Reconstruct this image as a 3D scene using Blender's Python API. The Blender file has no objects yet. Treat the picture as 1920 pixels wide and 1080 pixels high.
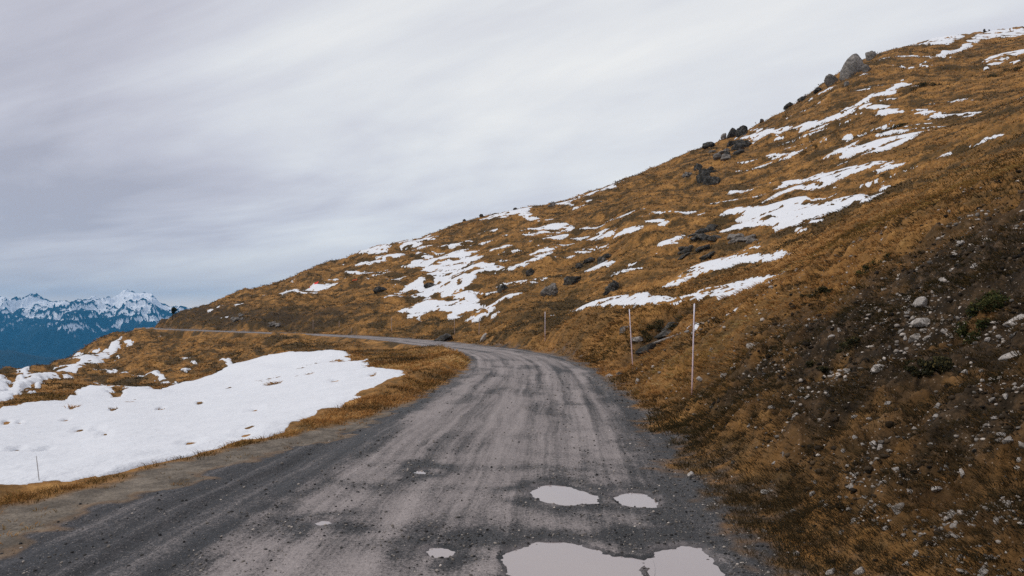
import bpy, math, random
import numpy as np
from math import radians as RAD

random.seed(11)
RNG = np.random.default_rng(7)
sc = bpy.context.scene
COL = sc.collection

# ------------------------------------------------------------------ measures taken on the photograph (1920 x 1080)
F, CX, HZ, CAMZ = 1387.0, 960.0, 603.0, 1.7

# ------------------------------------------------------------------ object helpers
def tag(o, label=None, cat=None, group=None, kind=None):
    if label: o['label'] = label
    if cat: o['category'] = cat
    if group: o['group'] = group
    if kind: o['kind'] = kind
    return o

def new_mesh(name, V, Fc, smooth=True):
    """V (n,3) array, Fc (m,k) array of equal sized faces."""
    V = np.asarray(V, np.float32); Fc = np.asarray(Fc, np.int32)
    me = bpy.data.meshes.new(name)
    n, m, k = len(V), len(Fc), Fc.shape[1]
    me.vertices.add(n); me.vertices.foreach_set('co', V.ravel())
    me.loops.add(m * k); me.loops.foreach_set('vertex_index', Fc.ravel())
    me.polygons.add(m)
    me.polygons.foreach_set('loop_start', np.arange(0, m * k, k, dtype=np.int32))
    me.polygons.foreach_set('loop_total', np.full(m, k, np.int32))
    if smooth: me.polygons.foreach_set('use_smooth', np.ones(m, bool))
    me.update(calc_edges=True)
    return me

def link(name, me, mat=None, parent=None):
    o = bpy.data.objects.new(name, me); COL.objects.link(o)
    if mat: me.materials.append(mat)
    if parent: o.parent = parent
    return o

def attr(me, name, arr):
    arr = np.asarray(arr, np.float32)
    if arr.ndim == 1:
        a = me.attributes.new(name, 'FLOAT', 'POINT'); a.data.foreach_set('value', arr)
    else:
        a = me.attributes.new(name, 'FLOAT_VECTOR', 'POINT'); a.data.foreach_set('vector', arr.ravel())

# ------------------------------------------------------------------ noise
def _h(ix, iy, seed):
    h = (ix.astype(np.int64) * 374761393 + iy.astype(np.int64) * 668265263 + seed * 974711) & 0xffffffff
    h = ((h ^ (h >> 13)) * 1274126177) & 0xffffffff
    h = ((h ^ (h >> 16)) * 2246822519) & 0xffffffff
    return (h ^ (h >> 15)) & 0xffff
def noise(x, y, seed=0):
    x = np.asarray(x, np.float64); y = np.asarray(y, np.float64)
    ix = np.floor(x); iy = np.floor(y); fx = x - ix; fy = y - iy
    ix = ix.astype(np.int64); iy = iy.astype(np.int64)
    def g(dx, dy):
        a = _h(ix + dx, iy + dy, seed) * (2 * math.pi / 65536.0)
        return np.cos(a) * (fx - dx) + np.sin(a) * (fy - dy)
    u = fx * fx * fx * (fx * (fx * 6 - 15) + 10); v = fy * fy * fy * (fy * (fy * 6 - 15) + 10)
    a = g(0, 0); b = g(1, 0); c = g(0, 1); d = g(1, 1)
    return 1.5 * ((a + u * (b - a)) * (1 - v) + (c + u * (d - c)) * v)
def fbm(x, y, seed=0, octv=4, gain=.5, lac=2.03):
    t = 0; a = 1.0
    for i in range(octv):
        t = t + a * noise(x, y, seed + 17 * i); x = x * lac + 3.1; y = y * lac - 1.7; a *= gain
    return t
def sstep(a, b, x):
    t = np.clip((x - a) / (b - a), 0, 1); return t * t * (3 - 2 * t)

# ------------------------------------------------------------------ the road in plan
RC = [(-.3, -12), (-.3, -4), (-.35, 2), (-.42, 4.9), (-.24, 8), (-.1, 10.5), (.1, 13.5), (.35, 18), (.62, 24), (.6, 29.5), (.15, 36),
      (-.9, 42), (-2.9, 48.5), (-5.3, 55.5), (-8.7, 65), (-13.4, 76), (-19.9, 88), (-29.9, 102.5), (-42.5, 119), (-57, 138),
      (-74.5, 162), (-90, 184), (-101, 205), (-104, 232), (-98, 262)]
def catmull(P, n):
    P = np.array(P, float); out = []
    for i in range(len(P) - 1):
        p0 = P[max(i - 1, 0)]; p1 = P[i]; p2 = P[i + 1]; p3 = P[min(i + 2, len(P) - 1)]
        for t in np.linspace(0, 1, n, endpoint=False):
            out.append(.5 * ((2 * p1) + (-p0 + p2) * t + (2 * p0 - 5 * p1 + 4 * p2 - p3) * t * t + (-p0 + 3 * p1 - 3 * p2 + p3) * t ** 3))
    out.append(P[-1]); return np.array(out)
RP = catmull(RC, 5)
RS = np.concatenate([[0], np.cumsum(np.hypot(*(RP[1:] - RP[:-1]).T))])
def road_ns(x, y):
    """signed distance (right +) and arc length along the road's centre line"""
    x = np.asarray(x, float); y = np.asarray(y, float)
    best = np.full(x.shape, 1e9); n = np.zeros(x.shape); s = np.zeros(x.shape)
    for i in range(len(RP) - 1):
        a = RP[i]; d = RP[i + 1] - a; L = math.hypot(*d); d = d / L
        rx = x - a[0]; ry = y - a[1]
        t = np.clip(rx * d[0] + ry * d[1], 0, L)
        qx = rx - t * d[0]; qy = ry - t * d[1]
        D = qx * qx + qy * qy
        m = D < best
        best = np.where(m, D, best)
        side = np.where(rx * d[1] - ry * d[0] > 0, 1.0, -1.0)
        n = np.where(m, side * np.sqrt(D), n); s = np.where(m, RS[i] + t, s)
    return n, s

# ------------------------------------------------------------------ the hillside: heights read off the photograph at guessed distances
# px : [(distance, py), ...] ; the last entry of each is the skyline
COLS = {
 1920: [(3.8, 1080), (4.6, 900), (6.1, 700), (8.9, 500), (11.7, 400), (14, 347), (17, 335), (30, 300), (60, 230), (120, 130), (200, 60), (230, 53)],
 1760: [(4.2, 1080), (5.2, 900), (7.1, 700), (9.6, 555), (13.2, 440), (15, 402), (19, 388), (30, 365), (60, 290), (120, 175), (200, 78), (215, 76)],
 1600: [(4.6, 1080), (5.9, 900), (6.9, 800), (8.5, 700), (10.9, 600), (13.2, 540), (16.5, 472), (20, 460), (30, 430), (60, 350), (120, 220), (190, 122)],
 1450: [(4.9, 1080), (5.7, 1000), (8.2, 800), (10.4, 700), (14.3, 600), (17.5, 545), (21, 535), (30, 515), (60, 420), (110, 320), (185, 224)],
 1300: [(5.5, 1031.8), (7.9, 901.5), (9.6, 830), (13.5, 742), (17, 680), (19, 640), (20.5, 618), (24, 610), (28, 575), (40, 545), (60, 480), (100, 390), (175, 287)],
 1200: [(11.4, 810), (16.5, 740), (21, 690), (26, 664), (29, 618), (31.5, 580), (45, 555), (70, 470), (110, 400), (175, 327)],
 1100: [(27, 690), (32, 664), (36, 622), (42, 590), (60, 560), (85, 500), (125, 420), (175, 364)],
 1000: [(43, 658), (46, 640), (52, 602), (65, 570), (95, 500), (140, 430), (180, 390)],
 900:  [(52, 648), (62, 627), (72, 602), (85, 572), (115, 500), (150, 450), (185, 410)],
 820:  [(69, 637), (85, 602), (110, 550), (145, 490), (190, 436)],
 700:  [(87, 630), (98, 606), (115, 570), (140, 530), (195, 469)],
 600:  [(102, 626), (112, 610), (128, 580), (155, 545), (200, 500)],
 500:  [(121, 622.5), (131, 602), (140, 584), (170, 560), (205, 537)],
 400:  [(143, 619.5), (152, 604), (161, 592), (205, 568)],
 330:  [(168, 617), (176, 602), (195, 589)],
 290:  [(196, 615), (204, 607)],
}
LEFT = {
 0:   [(6.6, 958), (7.4, 925), (12, 850), (18, 800), (28, 760), (38, 740), (60, 722), (110, 706)],
 150: [(7.56, 915), (11.5, 850), (18, 800), (30, 760), (45, 740), (70, 715), (110, 690), (165, 656)],
 220: [(8.1, 893), (12.5, 830), (20, 780), (38, 745), (85, 700), (130, 660), (180, 627)],
 300: [(8.7, 875), (13.5, 820), (20, 780), (32, 750), (45, 735), (75, 700), (115, 660), (140, 636), (152, 618.5)],
 450: [(9.95, 840), (14, 800), (21, 760), (34, 730), (52, 700), (75, 670), (95, 646), (106, 625.2)],
 540: [(11.1, 815), (15, 780), (23, 740), (38, 700), (55, 670), (72, 650), (90, 629.2)],
 650: [(12.6, 790), (16, 758), (21, 727), (33, 688), (50, 658), (80, 632.5)],
 760: [(15, 760), (19, 729), (26, 698), (37, 670), (58, 643.6)],
 850: [(19, 727), (25, 695), (31, 676)],
}
ctl = []
for tab, kind in ((COLS, 'r'), (LEFT, 'l')):
    for px, rows in tab.items():
        u = (px - CX) / F
        rows = list(rows)
        if kind == 'r' or px < 250:
            ds, ps = rows[-1]
            if px < 340:
                rows += [(ds * 1.12, ps + 16), (ds * 1.35, ps + 70), (ds * 1.75, ps + 170), (ds * 2.3, ps + 260)]
            else:
                rows += [(ds * 1.15, ps + 9), (ds * 1.45, ps + 45), (ds * 1.9, ps + 110)]
        for d, py in rows:
            ctl.append((u, d, CAMZ + (HZ - py) / F * d))
for u, rows in {.966: [(2.2, .1), (4, 1.08), (8, 3.0), (12, 4.4), (30, 11.5), (100, 46), (200, 85), (300, 95)],
                1.6: [(1.5, .25), (2.5, 1.15), (6, 3.6), (20, 13), (60, 36), (150, 70)],
                -1.0: [(5, -.05), (12, -.7), (30, -2.4), (60, -6), (120, -18), (200, -45), (350, -110)],
                -1.7: [(2.6, -.03), (10, -1), (40, -7), (120, -28), (250, -80)]}.items():
    for d, z in rows: ctl.append((u, d, z))
for th in (-55, -40, -25, -10, 5, 15):
    for r in (1.2, 3.0):
        u = math.tan(RAD(th)); d = r * math.cos(RAD(th)); ctl.append((u, d, 0.0))
for i in range(12, len(RP) - 6, 4):
    x, y = RP[i]
    if y > 5: ctl.append((x / y, y, 0.0))
ctl = np.array(ctl)
TH = np.arctan(ctl[:, 0]); RR = ctl[:, 1] * np.sqrt(1 + ctl[:, 0] ** 2)
P_ = np.stack([TH * 4.0, np.log(RR)], 1); W_ = ctl[:, 2] / RR
def _K(d2): return np.where(d2 > 1e-12, .5 * d2 * np.log(d2 + 1e-20), 0)
n_ = len(P_)
D2 = ((P_[:, None] - P_[None]) ** 2).sum(-1)
A_ = np.zeros((n_ + 3, n_ + 3)); A_[:n_, :n_] = _K(D2) + np.eye(n_) * 4e-4
A_[:n_, n_] = 1; A_[:n_, n_ + 1:] = P_; A_[n_, :n_] = 1; A_[n_ + 1:, :n_] = P_.T
SOL = np.linalg.solve(A_, np.concatenate([W_, np.zeros(3)]))
TG = np.linspace(-RAD(62), RAD(62), 420); LG = np.linspace(math.log(.8), math.log(420), 420)
gt, gl = np.meshgrid(TG, LG, indexing='ij')
BASE = np.zeros(gt.shape)
for i in range(n_):
    BASE += SOL[i] * _K((gt * 4 - P_[i, 0]) ** 2 + (gl - P_[i, 1]) ** 2)
BASE += SOL[n_] + SOL[n_ + 1] * gt * 4 + SOL[n_ + 2] * gl
def base_h(x, y):
    r = np.hypot(x, y); th = np.arctan2(x, y); lr = np.log(np.maximum(r, .8))
    a = np.clip((th - TG[0]) / (TG[1] - TG[0]), 0, len(TG) - 1.001); b = np.clip((lr - LG[0]) / (LG[1] - LG[0]), 0, len(LG) - 1.001)
    i = a.astype(int); j = b.astype(int); fa = a - i; fb = b - j
    w = (BASE[i, j] * (1 - fa) * (1 - fb) + BASE[i + 1, j] * fa * (1 - fb) + BASE[i, j + 1] * (1 - fa) * fb + BASE[i + 1, j + 1] * fa * fb)
    return w * r

def LW(s): return np.interp(s, [0, 17, 18.6, 21, 23, 25, 28], [4.5, 4.35, 4.2, 3.75, 3.2, 2.6, 2.35])       # left edge of the shoulder
def LD(s): return np.interp(s, [0, 17, 19, 20, 21, 23, 26], [3.3, 3.35, 3.35, 3.1, 2.95, 2.4, 2.2])           # left edge of the dark verge
def road_mask(n, s, x, y):
    wob = .25 * noise(s * .35, n * .0 + 3.3, 5) + .12 * noise(s * 1.3, n * 0 + 1.3, 6)
    lw = LW(s) + .6 * wob;      # the shoulder on the left is wide close to the camera
    rw = 2.2 + wob * .8
    right = 1 - sstep(rw, rw + 1.1, n); left = 1 - sstep(lw, lw + .75, -n)
    return np.where(n > 0, right, left)

# puddles traced on the road, in plan metres (the road surface is level there)
def flat(px, py):
    d = CAMZ * F / (py - HZ); return ((px - CX) / F * d, d)
PUD = [
 ('wide oval puddle at the bottom edge of the picture', [(936,1046),(950,1032),(975,1022),(1010,1014),(1050,1013),(1090,1018),(1125,1030),(1150,1038),(1192,1043),(1206,1047),(1208,1075),(1190,1094),(1100,1106),(1000,1100),(955,1080)]),
 ('smaller puddle right of the wide oval puddle, by the verge', [(1208,1046),(1240,1026),(1275,1016),(1310,1024),(1335,1040),(1352,1056),(1360,1076),(1345,1094),(1290,1104),(1235,1096),(1210,1072)]),
 ('long leaf shaped puddle, left of the middle pair', [(990,919),(1006,910),(1035,906),(1062,908),(1090,917),(1120,926),(1127,935),(1124,943),(1090,942),(1060,946),(1028,942),(1004,932)]),
 ('small puddle, right of the middle pair', [(1145,930),(1160,924),(1185,920),(1208,922),(1228,930),(1237,938),(1236,950),(1205,951),(1165,944)]),
 ('little puddle with gravel in it, left of the wide oval puddle', [(797,1030),(805,1024),(825,1021),(845,1023),(856,1029),(845,1040),(825,1044),(803,1041)]),
 ('tiny puddle in a dark hollow, farthest from the camera', [(776,884),(784,880),(797,880),(803,884),(794,887),(780,887)]),
 ('tiny pale puddle in the left half of the road', [(588,977),(597,973),(613,973),(623,977),(612,982),(595,982)]),
]
PUDP = [(lab, np.array([flat(*p) for p in pts])) for lab, pts in PUD]
def sdpoly(x, y, P):
    """signed distance to polygon, inside positive"""
    x = np.asarray(x, float); y = np.asarray(y, float)
    d = np.full(x.shape, 1e18); ins = np.zeros(x.shape, bool); m = len(P)
    for i in range(m):
        ax, ay = P[i]; bx, by = P[(i + 1) % m]
        ex, ey = bx - ax, by - ay; wx = x - ax; wy = y - ay
        t = np.clip((wx * ex + wy * ey) / (ex * ex + ey * ey + 1e-12), 0, 1)
        d = np.minimum(d, (wx - t * ex) ** 2 + (wy - t * ey) ** 2)
        c = (ay > y) != (by > y)
        if ey != 0: ins ^= c & (x < ex * (y - ay) / ey + ax)
    return np.where(ins, 1, -1) * np.sqrt(d)
def puddle_depth(x, y):
    sd = np.full(np.shape(x), -9.0)
    m = (np.asarray(y) < 13) & (np.asarray(y) > 3.0) & (np.abs(np.asarray(x) - .2) < 3.5)
    if m.any():
        xs = np.asarray(x)[m]; ys = np.asarray(y)[m]; b = np.full(xs.shape, -9.0)
        for lab, P in PUDP: b = np.maximum(b, sdpoly(xs, ys, P))
        b = b + .035 * noise(xs * 6, ys * 6, 3) + .022 * noise(xs * 19, ys * 19, 4)
        sd[m] = b
    return sd

def height(x, y, full=True, ns=None):
    x = np.asarray(x, float); y = np.asarray(y, float)
    n, s = ns if ns is not None else road_ns(x, y)
    z = base_h(x, y); r = np.hypot(x, y)
    m = road_mask(n, s, x, y)
    if full:
        off = 1 - m
        a = x * -.6 + y * .8; b = x * .8 + y * .6             # along / across the slope
        far = sstep(22, 60, r)
        hill = fbm(a * .05, b * .12, 21, 3) * .95 * far + fbm(a * .22, b * .45, 31, 4) * .40 * (.22 + .78 * sstep(38, 75, r))
        st_ = b / 2.7 + 1.1 * fbm(a * .07, b * .12, 35, 3)
        st_ = st_ - np.floor(st_); stp = np.where(st_ < .72, st_ / .72, (1 - st_) / .28) - .5          # little terraces trodden along the slope
        hill = hill + .42 * stp * sstep(45, 75, r) * sstep(-.25, .35, noise(a * .06, b * .14, 37))
        nearb = fbm(x * .55, y * .55, 41, 3) * .20 * (1 - sstep(16, 24, r) * .62) + fbm(x * 2.2, y * 2.2, 44, 4, .6) * (.085 + .055 * (n > 2.5) * sstep(4, 7, r)) + np.abs(noise(x * 5.5, y * 5.5, 48)) * .05
        left = sstep(0, -3, n) * (1 - sstep(60, 110, r))       # the snow field is smooth
        z = z + off * (hill + nearb) * (1 - (.74 - .34 * sstep(22, 45, r)) * left)
        gul = np.exp(-((x - 4.5) / .9) ** 2 - ((y - 25.5) / 1.2) ** 2) + np.exp(-((x - 5.5) / .8) ** 2 - ((y - 27.6) / 1.1) ** 2) + .8 * np.exp(-((x - 6.5) / .8) ** 2 - ((y - 28.2) / 1.0) ** 2)
        z = z - .55 * np.minimum(gul, 1.2) + .10 * np.exp(-((x - 6.2) / 2.0) ** 2 - ((y - 30.6) / .9) ** 2)
        # small step of turf at the edge of the road, left
        z = z + .10 * np.exp(-((n + 5.0) / .55) ** 2) * (1 - sstep(14, 26, s)) * (1 + .8 * noise(s * 1.3, n, 8))
        z = z + .22 * np.exp(-((n + 3.2) / .8) ** 2) * sstep(22, 32, s) * (1 - sstep(52, 64, s)) * (.8 + .9 * noise(s * .9, n, 9))
    z = z - .45 * np.exp(-((n + 5.5) / 3.0) ** 2) * sstep(58, 75, s)
    rz = .018 * noise(n * .9, s * .12, 50) + .012 * noise(n * 3.0, s * .22, 51)
    if full:
        rz = rz + .006 * noise(x * 9, y * 9, 52) + .004 * noise(x * 31, y * 31, 53) * (r < 25) + .012 * noise(x * 1.7, y * 1.7, 54)
        p = puddle_depth(x, y)
        rz = rz * (1 - sstep(-.5, -.02, p)) - .004 - .055 * sstep(-.06, .16, p) + .010 * np.exp(-((p + .12) / .09) ** 2)
        rz = rz - .035 * np.exp(-((n + 2.55 + .1 * noise(s * .5, s * 0, 2)) / .07) ** 2) * (1 - sstep(20, 28, s))      # wheel rut in the dark verge
    z = z * (1 - m) + rz * m
    z = np.where(r > 330, z - (r - 330) * .55, z)
    return z

def at(px, py, full=True):
    """point of the ground seen at a pixel of the photograph"""
    px = np.atleast_1d(np.asarray(px, float)); py = np.atleast_1d(np.asarray(py, float))
    ds = np.exp(np.linspace(math.log(3.2), math.log(240), 1500))
    u = (px - CX) / F; e = (HZ - py) / F
    X = u[:, None] * ds; Y = np.broadcast_to(ds, X.shape); Z = CAMZ + e[:, None] * ds
    G = Z - height(X, Y, full)
    hit = G < 0
    k = np.where(hit.any(1), hit.argmax(1), G.argmin(1))
    i = np.arange(len(px))
    k0 = np.maximum(k - 1, 0)
    g0 = G[i, k0]; g1 = G[i, k]
    t = np.where(hit.any(1) & (g0 > 0), g0 / (g0 - g1 + 1e-12), 1.0)
    d = ds[k0] + (ds[k] - ds[k0]) * t
    x = u * d; y = d
    return np.stack([x, y, height(x, y, full)], 1)

# ------------------------------------------------------------------ materials
def M(name):
    m = bpy.data.materials.new(name); m.use_nodes = True
    nt = m.node_tree; b = nt.nodes['Principled BSDF']
    b.inputs['Roughness'].default_value = .95; b.inputs['Specular IOR Level'].default_value = .15
    return m, nt, b
class N:
    def __init__(s, nt): s.nt = nt; s.ns = nt.nodes; s.lk = nt.links
    def put(s, sock, v):
        if isinstance(v, bpy.types.NodeSocket): s.lk.new(v, sock)
        elif v is not None:
            if sock.type == 'RGBA' and len(v) == 3: v = (*v, 1)
            sock.default_value = v
    def math(s, op, a, b=None, c=None, clamp=False):
        n = s.ns.new('ShaderNodeMath'); n.operation = op; n.use_clamp = clamp
        s.put(n.inputs[0], a); s.put(n.inputs[1], b); s.put(n.inputs[2], c); return n.outputs[0]
    def vmath(s, op, a, b=None, out=0):
        n = s.ns.new('ShaderNodeVectorMath'); n.operation = op
        s.put(n.inputs[0], a)
        if b is not None: s.put(n.inputs[1], b)
        return n.outputs[out]
    def noise(s, vec, scale, detail=4, rough=.55, dist=0, dims='3D'):
        n = s.ns.new('ShaderNodeTexNoise'); n.noise_dimensions = dims
        s.put(n.inputs['Vector'], vec); n.inputs['Scale'].default_value = scale; n.inputs['Detail'].default_value = detail
        n.inputs['Roughness'].default_value = rough; n.inputs['Distortion'].default_value = dist; return n.outputs[0]
    def voro(s, vec, scale, feature='F1', out='Distance', rnd=1):
        n = s.ns.new('ShaderNodeTexVoronoi'); n.feature = feature
        s.put(n.inputs['Vector'], vec); n.inputs['Scale'].default_value = scale; n.inputs['Randomness'].default_value = rnd; return n.outputs[out]
    def ramp(s, f, stops, interp='LINEAR'):
        n = s.ns.new('ShaderNodeValToRGB'); n.color_ramp.interpolation = interp; e = n.color_ramp.elements
        while len(e) < len(stops): e.new(.5)
        for q, (p, c) in zip(e, stops):
            q.position = p; q.color = (*c, 1) if len(c) == 3 else c
        s.put(n.inputs[0], f); return n.outputs[0]
    def mix(s, f, a, b, mode='MIX'):
        n = s.ns.new('ShaderNodeMix'); n.data_type = 'RGBA'; n.blend_type = mode
        s.put(n.inputs[0], f); s.put(n.inputs[6], a); s.put(n.inputs[7], b); return n.outputs[2]
    def range(s, v, a, b, c=0, d=1, smooth=True):
        n = s.ns.new('ShaderNodeMapRange'); n.interpolation_type = 'SMOOTHSTEP' if smooth else 'LINEAR'
        s.put(n.inputs[0], v)
        for i, q in enumerate((a, b, c, d)): s.put(n.inputs[i + 1], q)
        return n.outputs[0]
    def attr(s, name, out='Fac'):
        n = s.ns.new('ShaderNodeAttribute'); n.attribute_name = name; return n.outputs[out]
    def bump(s, h, strength, dist):
        n = s.ns.new('ShaderNodeBump'); n.inputs['Strength'].default_value = strength; n.inputs['Distance'].default_value = dist
        s.put(n.inputs['Height'], h); return n.outputs[0]
    def coord(s): 
        g = s.ns.new('ShaderNodeNewGeometry'); return g.outputs['Position']
    def sep(s, v):
        n = s.ns.new('ShaderNodeSeparateXYZ'); s.put(n.inputs[0], v); return n.outputs
    def comb(s, x, y, z):
        n = s.ns.new('ShaderNodeCombineXYZ'); s.put(n.inputs[0], x); s.put(n.inputs[1], y); s.put(n.inputs[2], z); return n.outputs[0]

def ground_material():
    m, nt, b = M('ground'); g = N(nt); P = g.coord()
    road, dark, soil, heath, ruv = g.attr('road'), g.attr('dark'), g.attr('soil'), g.attr('heath'), g.attr('road_uv', 'Vector')
    # turf
    big = g.noise(P, .35, 5, .6); fine = g.noise(P, 2.6, 6, .7); tiny = g.noise(P, 17, 4, .7)
    turf = g.ramp(g.math('ADD', g.math('MULTIPLY', big, .45), g.math('MULTIPLY', fine, .55)),
                  [(.30, (.055, .038, .017)), (.43, (.15, .086, .030)), (.53, (.28, .140, .042)), (.62, (.42, .225, .070)), (.75, (.50, .33, .13))])
    turf = g.mix(g.range(tiny, .35, .7, .0, .55), turf, g.mix(1, turf, (.45, .42, .36), 'MULTIPLY'))
    heathc = g.ramp(g.noise(P, 6, 5, .7), [(.3, (.014, .011, .006)), (.5, (.042, .029, .012)), (.7, (.11, .066, .024))])
    turf = g.mix(heath, turf, heathc)
    # bare soil with grit
    soilc = g.ramp(g.noise(P, 5, 6, .75), [(.3, (.007, .006, .004)), (.5, (.030, .020, .011)), (.62, (.075, .047, .025)), (.78, (.16, .125, .09))])
    grit = g.voro(P, 34); gcol = g.voro(P, 34, out='Color')
    gv = g.math('MULTIPLY', g.range(grit, .28, .10, 0, 1), g.range(g.sep(gcol)[0], .62, .72, 0, 1))
    soilc = g.mix(g.math('MULTIPLY', gv, .75), soilc, g.mix(g.sep(gcol)[1], (.20, .155, .115), (.42, .36, .30)))
    col = g.mix(soil, turf, soilc)
    # road: pale compacted grit with streaks along the direction of travel, dark wet grit
    wv = g.vmath('ADD', ruv, g.vmath('MULTIPLY', g.comb(g.noise(P, .35, 3), g.noise(P, .22, 2), 0), (.35, 3.0, 0))); st = g.vmath('MULTIPLY', wv, (5.0, .09, 1)); st2 = g.vmath('MULTIPLY', wv, (24, .35, 1)); st3 = g.vmath('MULTIPLY', wv, (1.6, .06, 1))
    k1 = g.noise(st, 1, 4, .6); k2 = g.noise(st2, 1, 4, .65); k3 = g.noise(st3, 1, 3, .6); bl = g.noise(P, 1.3, 6, .68); gr = g.noise(P, 38, 3, .8); gr2 = g.noise(P, 11, 5, .75)
    f = g.math('ADD', g.math('ADD', g.math('MULTIPLY', k1, .52), g.math('MULTIPLY', k2, .20)), g.math('ADD', g.math('ADD', g.math('MULTIPLY', bl, .13), -.030), g.math('MULTIPLY', k3, .28)))
    f = g.math('ADD', f, g.math('ADD', g.math('MULTIPLY', g.math('SUBTRACT', gr, .5), .50), g.math('MULTIPLY', g.math('SUBTRACT', g.noise(P, 85, 2, .7), .5), .40)))
    f = g.math('ADD', f, g.math('MULTIPLY', g.math('SUBTRACT', gr2, .46), .22))
    f = g.math('SUBTRACT', f, g.math('MULTIPLY', dark, .24))
    roadc = g.ramp(f, [(.15, (.022, .023, .024)), (.32, (.042, .042, .044)), (.42, (.115, .106, .103)), (.50, (.205, .183, .176)), (.66, (.300, .268, .256))])
    pv = g.voro(P, 52); pc = g.voro(P, 52, out='Color'); ps = g.sep(pc)
    peb = g.math('MULTIPLY', g.range(pv, .40, .22, 0, 1), g.range(g.math('ADD', ps[0], g.math('MULTIPLY', dark, .18)), .80, .84, 0, 1))
    roadc = g.mix(g.math('MULTIPLY', peb, .7), roadc, g.mix(g.range(ps[1], .3, .9, 0, 1), (.016, .016, .017), (.30, .27, .245)))
    mud = g.attr('mud'); roadc = g.mix(g.math('MULTIPLY', g.math('MULTIPLY', mud, .6), g.range(g.noise(P, 7, 4, .7), .35, .6, .25, .9)), roadc, (.235, .205, .20))
    col = g.mix(road, col, roadc)
    # the dry gravel shoulder between the dark verge and the turf
    sh = g.attr('shoulder')
    shc = g.ramp(g.math('ADD', g.math('MULTIPLY', g.noise(P, 2.2, 6, .7), .6), g.math('MULTIPLY', g.noise(P, 30, 3, .8), .4)), [(.3, (.04, .034, .028)), (.46, (.10, .085, .068)), (.6, (.20, .17, .135)), (.75, (.27, .235, .19))])
    col = g.mix(sh, col, shc)
    g.put(b.inputs['Base Color'], col)
    wet = g.math('MULTIPLY', g.math('MULTIPLY', dark, road), .33)
    g.put(b.inputs['Roughness'], g.math('SUBTRACT', .95, wet))
    hgt = g.math('ADD', g.math('MULTIPLY', fine, .6), g.math('MULTIPLY', tiny, .3))
    hgt = g.mix(road, hgt, g.math('ADD', g.math('MULTIPLY', gr, .20), g.math('ADD', g.math('MULTIPLY', peb, .10), g.math('MULTIPLY', g.math('ADD', k2, gr2), .10))))
    g.put(b.inputs['Normal'], g.bump(hgt, .6, .12))
    return m

def snow_material():
    m, nt, b = M('snow'); g = N(nt); P = g.coord()
    c = g.mix(g.noise(P, .8, 5, .6), (.56, .585, .615), (.66, .675, .70))
    dirt = g.math('MULTIPLY', g.range(g.noise(g.vmath('MULTIPLY', P, (1, .6, 1)), 3.5, 6, .8), .62, .70, 0, .6), g.range(g.noise(P, .35, 3), .45, .6))
    c = g.mix(dirt, c, (.36, .31, .25))
    g.put(b.inputs['Base Color'], c); b.inputs['Roughness'].default_value = .7
    st = g.vmath('MULTIPLY', P, (1, .45, 1))
    g.put(b.inputs['Normal'], g.bump(g.math('ADD', g.noise(st, 1.6, 6, .62), g.math('MULTIPLY', g.noise(P, 14, 3, .6), .2)), .5, .16))
    return m

def ramp_mat(name, stops, attrname='tint', rough=.9, transl=0.0, hue=False):
    m, nt, b = M(name); g = N(nt)
    c = g.ramp(g.attr(attrname), stops)
    if hue: c = g.mix(g.range(g.attr('hue'), .45, 1.0, 0, 1), c, g.mix(1, c, (.62, .74, .66), 'MULTIPLY'))
    g.put(b.inputs['Base Color'], c); b.inputs['Roughness'].default_value = rough
    if transl:
        t = nt.nodes.new('ShaderNodeBsdfTranslucent'); g.put(t.inputs['Color'], c)
        mx = nt.nodes.new('ShaderNodeMixShader'); mx.inputs[0].default_value = transl
        out = nt.nodes['Material Output']
        nt.links.new(b.outputs[0], mx.inputs[1]); nt.links.new(t.outputs[0], mx.inputs[2]); nt.links.new(mx.outputs[0], out.inputs[0])
    return m

def rock_material(name, dark, mid, light, scale=1.0, lichen=(.2, .17, .09)):
    m, nt, b = M(name); g = N(nt)
    tc = nt.nodes.new('ShaderNodeTexCoord').outputs['Object']
    oi = nt.nodes.new('ShaderNodeObjectInfo').outputs['Random']
    P = g.vmath('ADD', tc, g.comb(g.math('MULTIPLY', oi, 37.0), oi, oi))
    a = g.noise(P, 2.2 * scale, 6, .65, .4); l = g.noise(P, 5.0 * scale, 5, .7)
    c = g.ramp(a, [(.3, dark), (.5, mid), (.68, light)])
    c = g.mix(g.range(l, .56, .68, 0, .55), c, lichen)
    cr = g.voro(g.vmath('ADD', P, g.vmath('MULTIPLY', (1, 1, 1), g.noise(P, 3 * scale, 3))), 2.6 * scale, 'DISTANCE_TO_EDGE')
    c = g.mix(g.range(cr, .0, .045, .75, 0), c, (.012, .011, .010))
    c = g.mix(g.range(oi, 0, 1, 0, .35, False), c, g.mix(1, c, (.55, .52, .5), 'MULTIPLY'))
    g.put(b.inputs['Base Color'], c)
    g.put(b.inputs['Normal'], g.bump(g.math('ADD', g.noise(P, 9 * scale, 6, .7), g.range(cr, 0, .08, 0, .8)), .7, .05 / scale))
    return m

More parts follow.
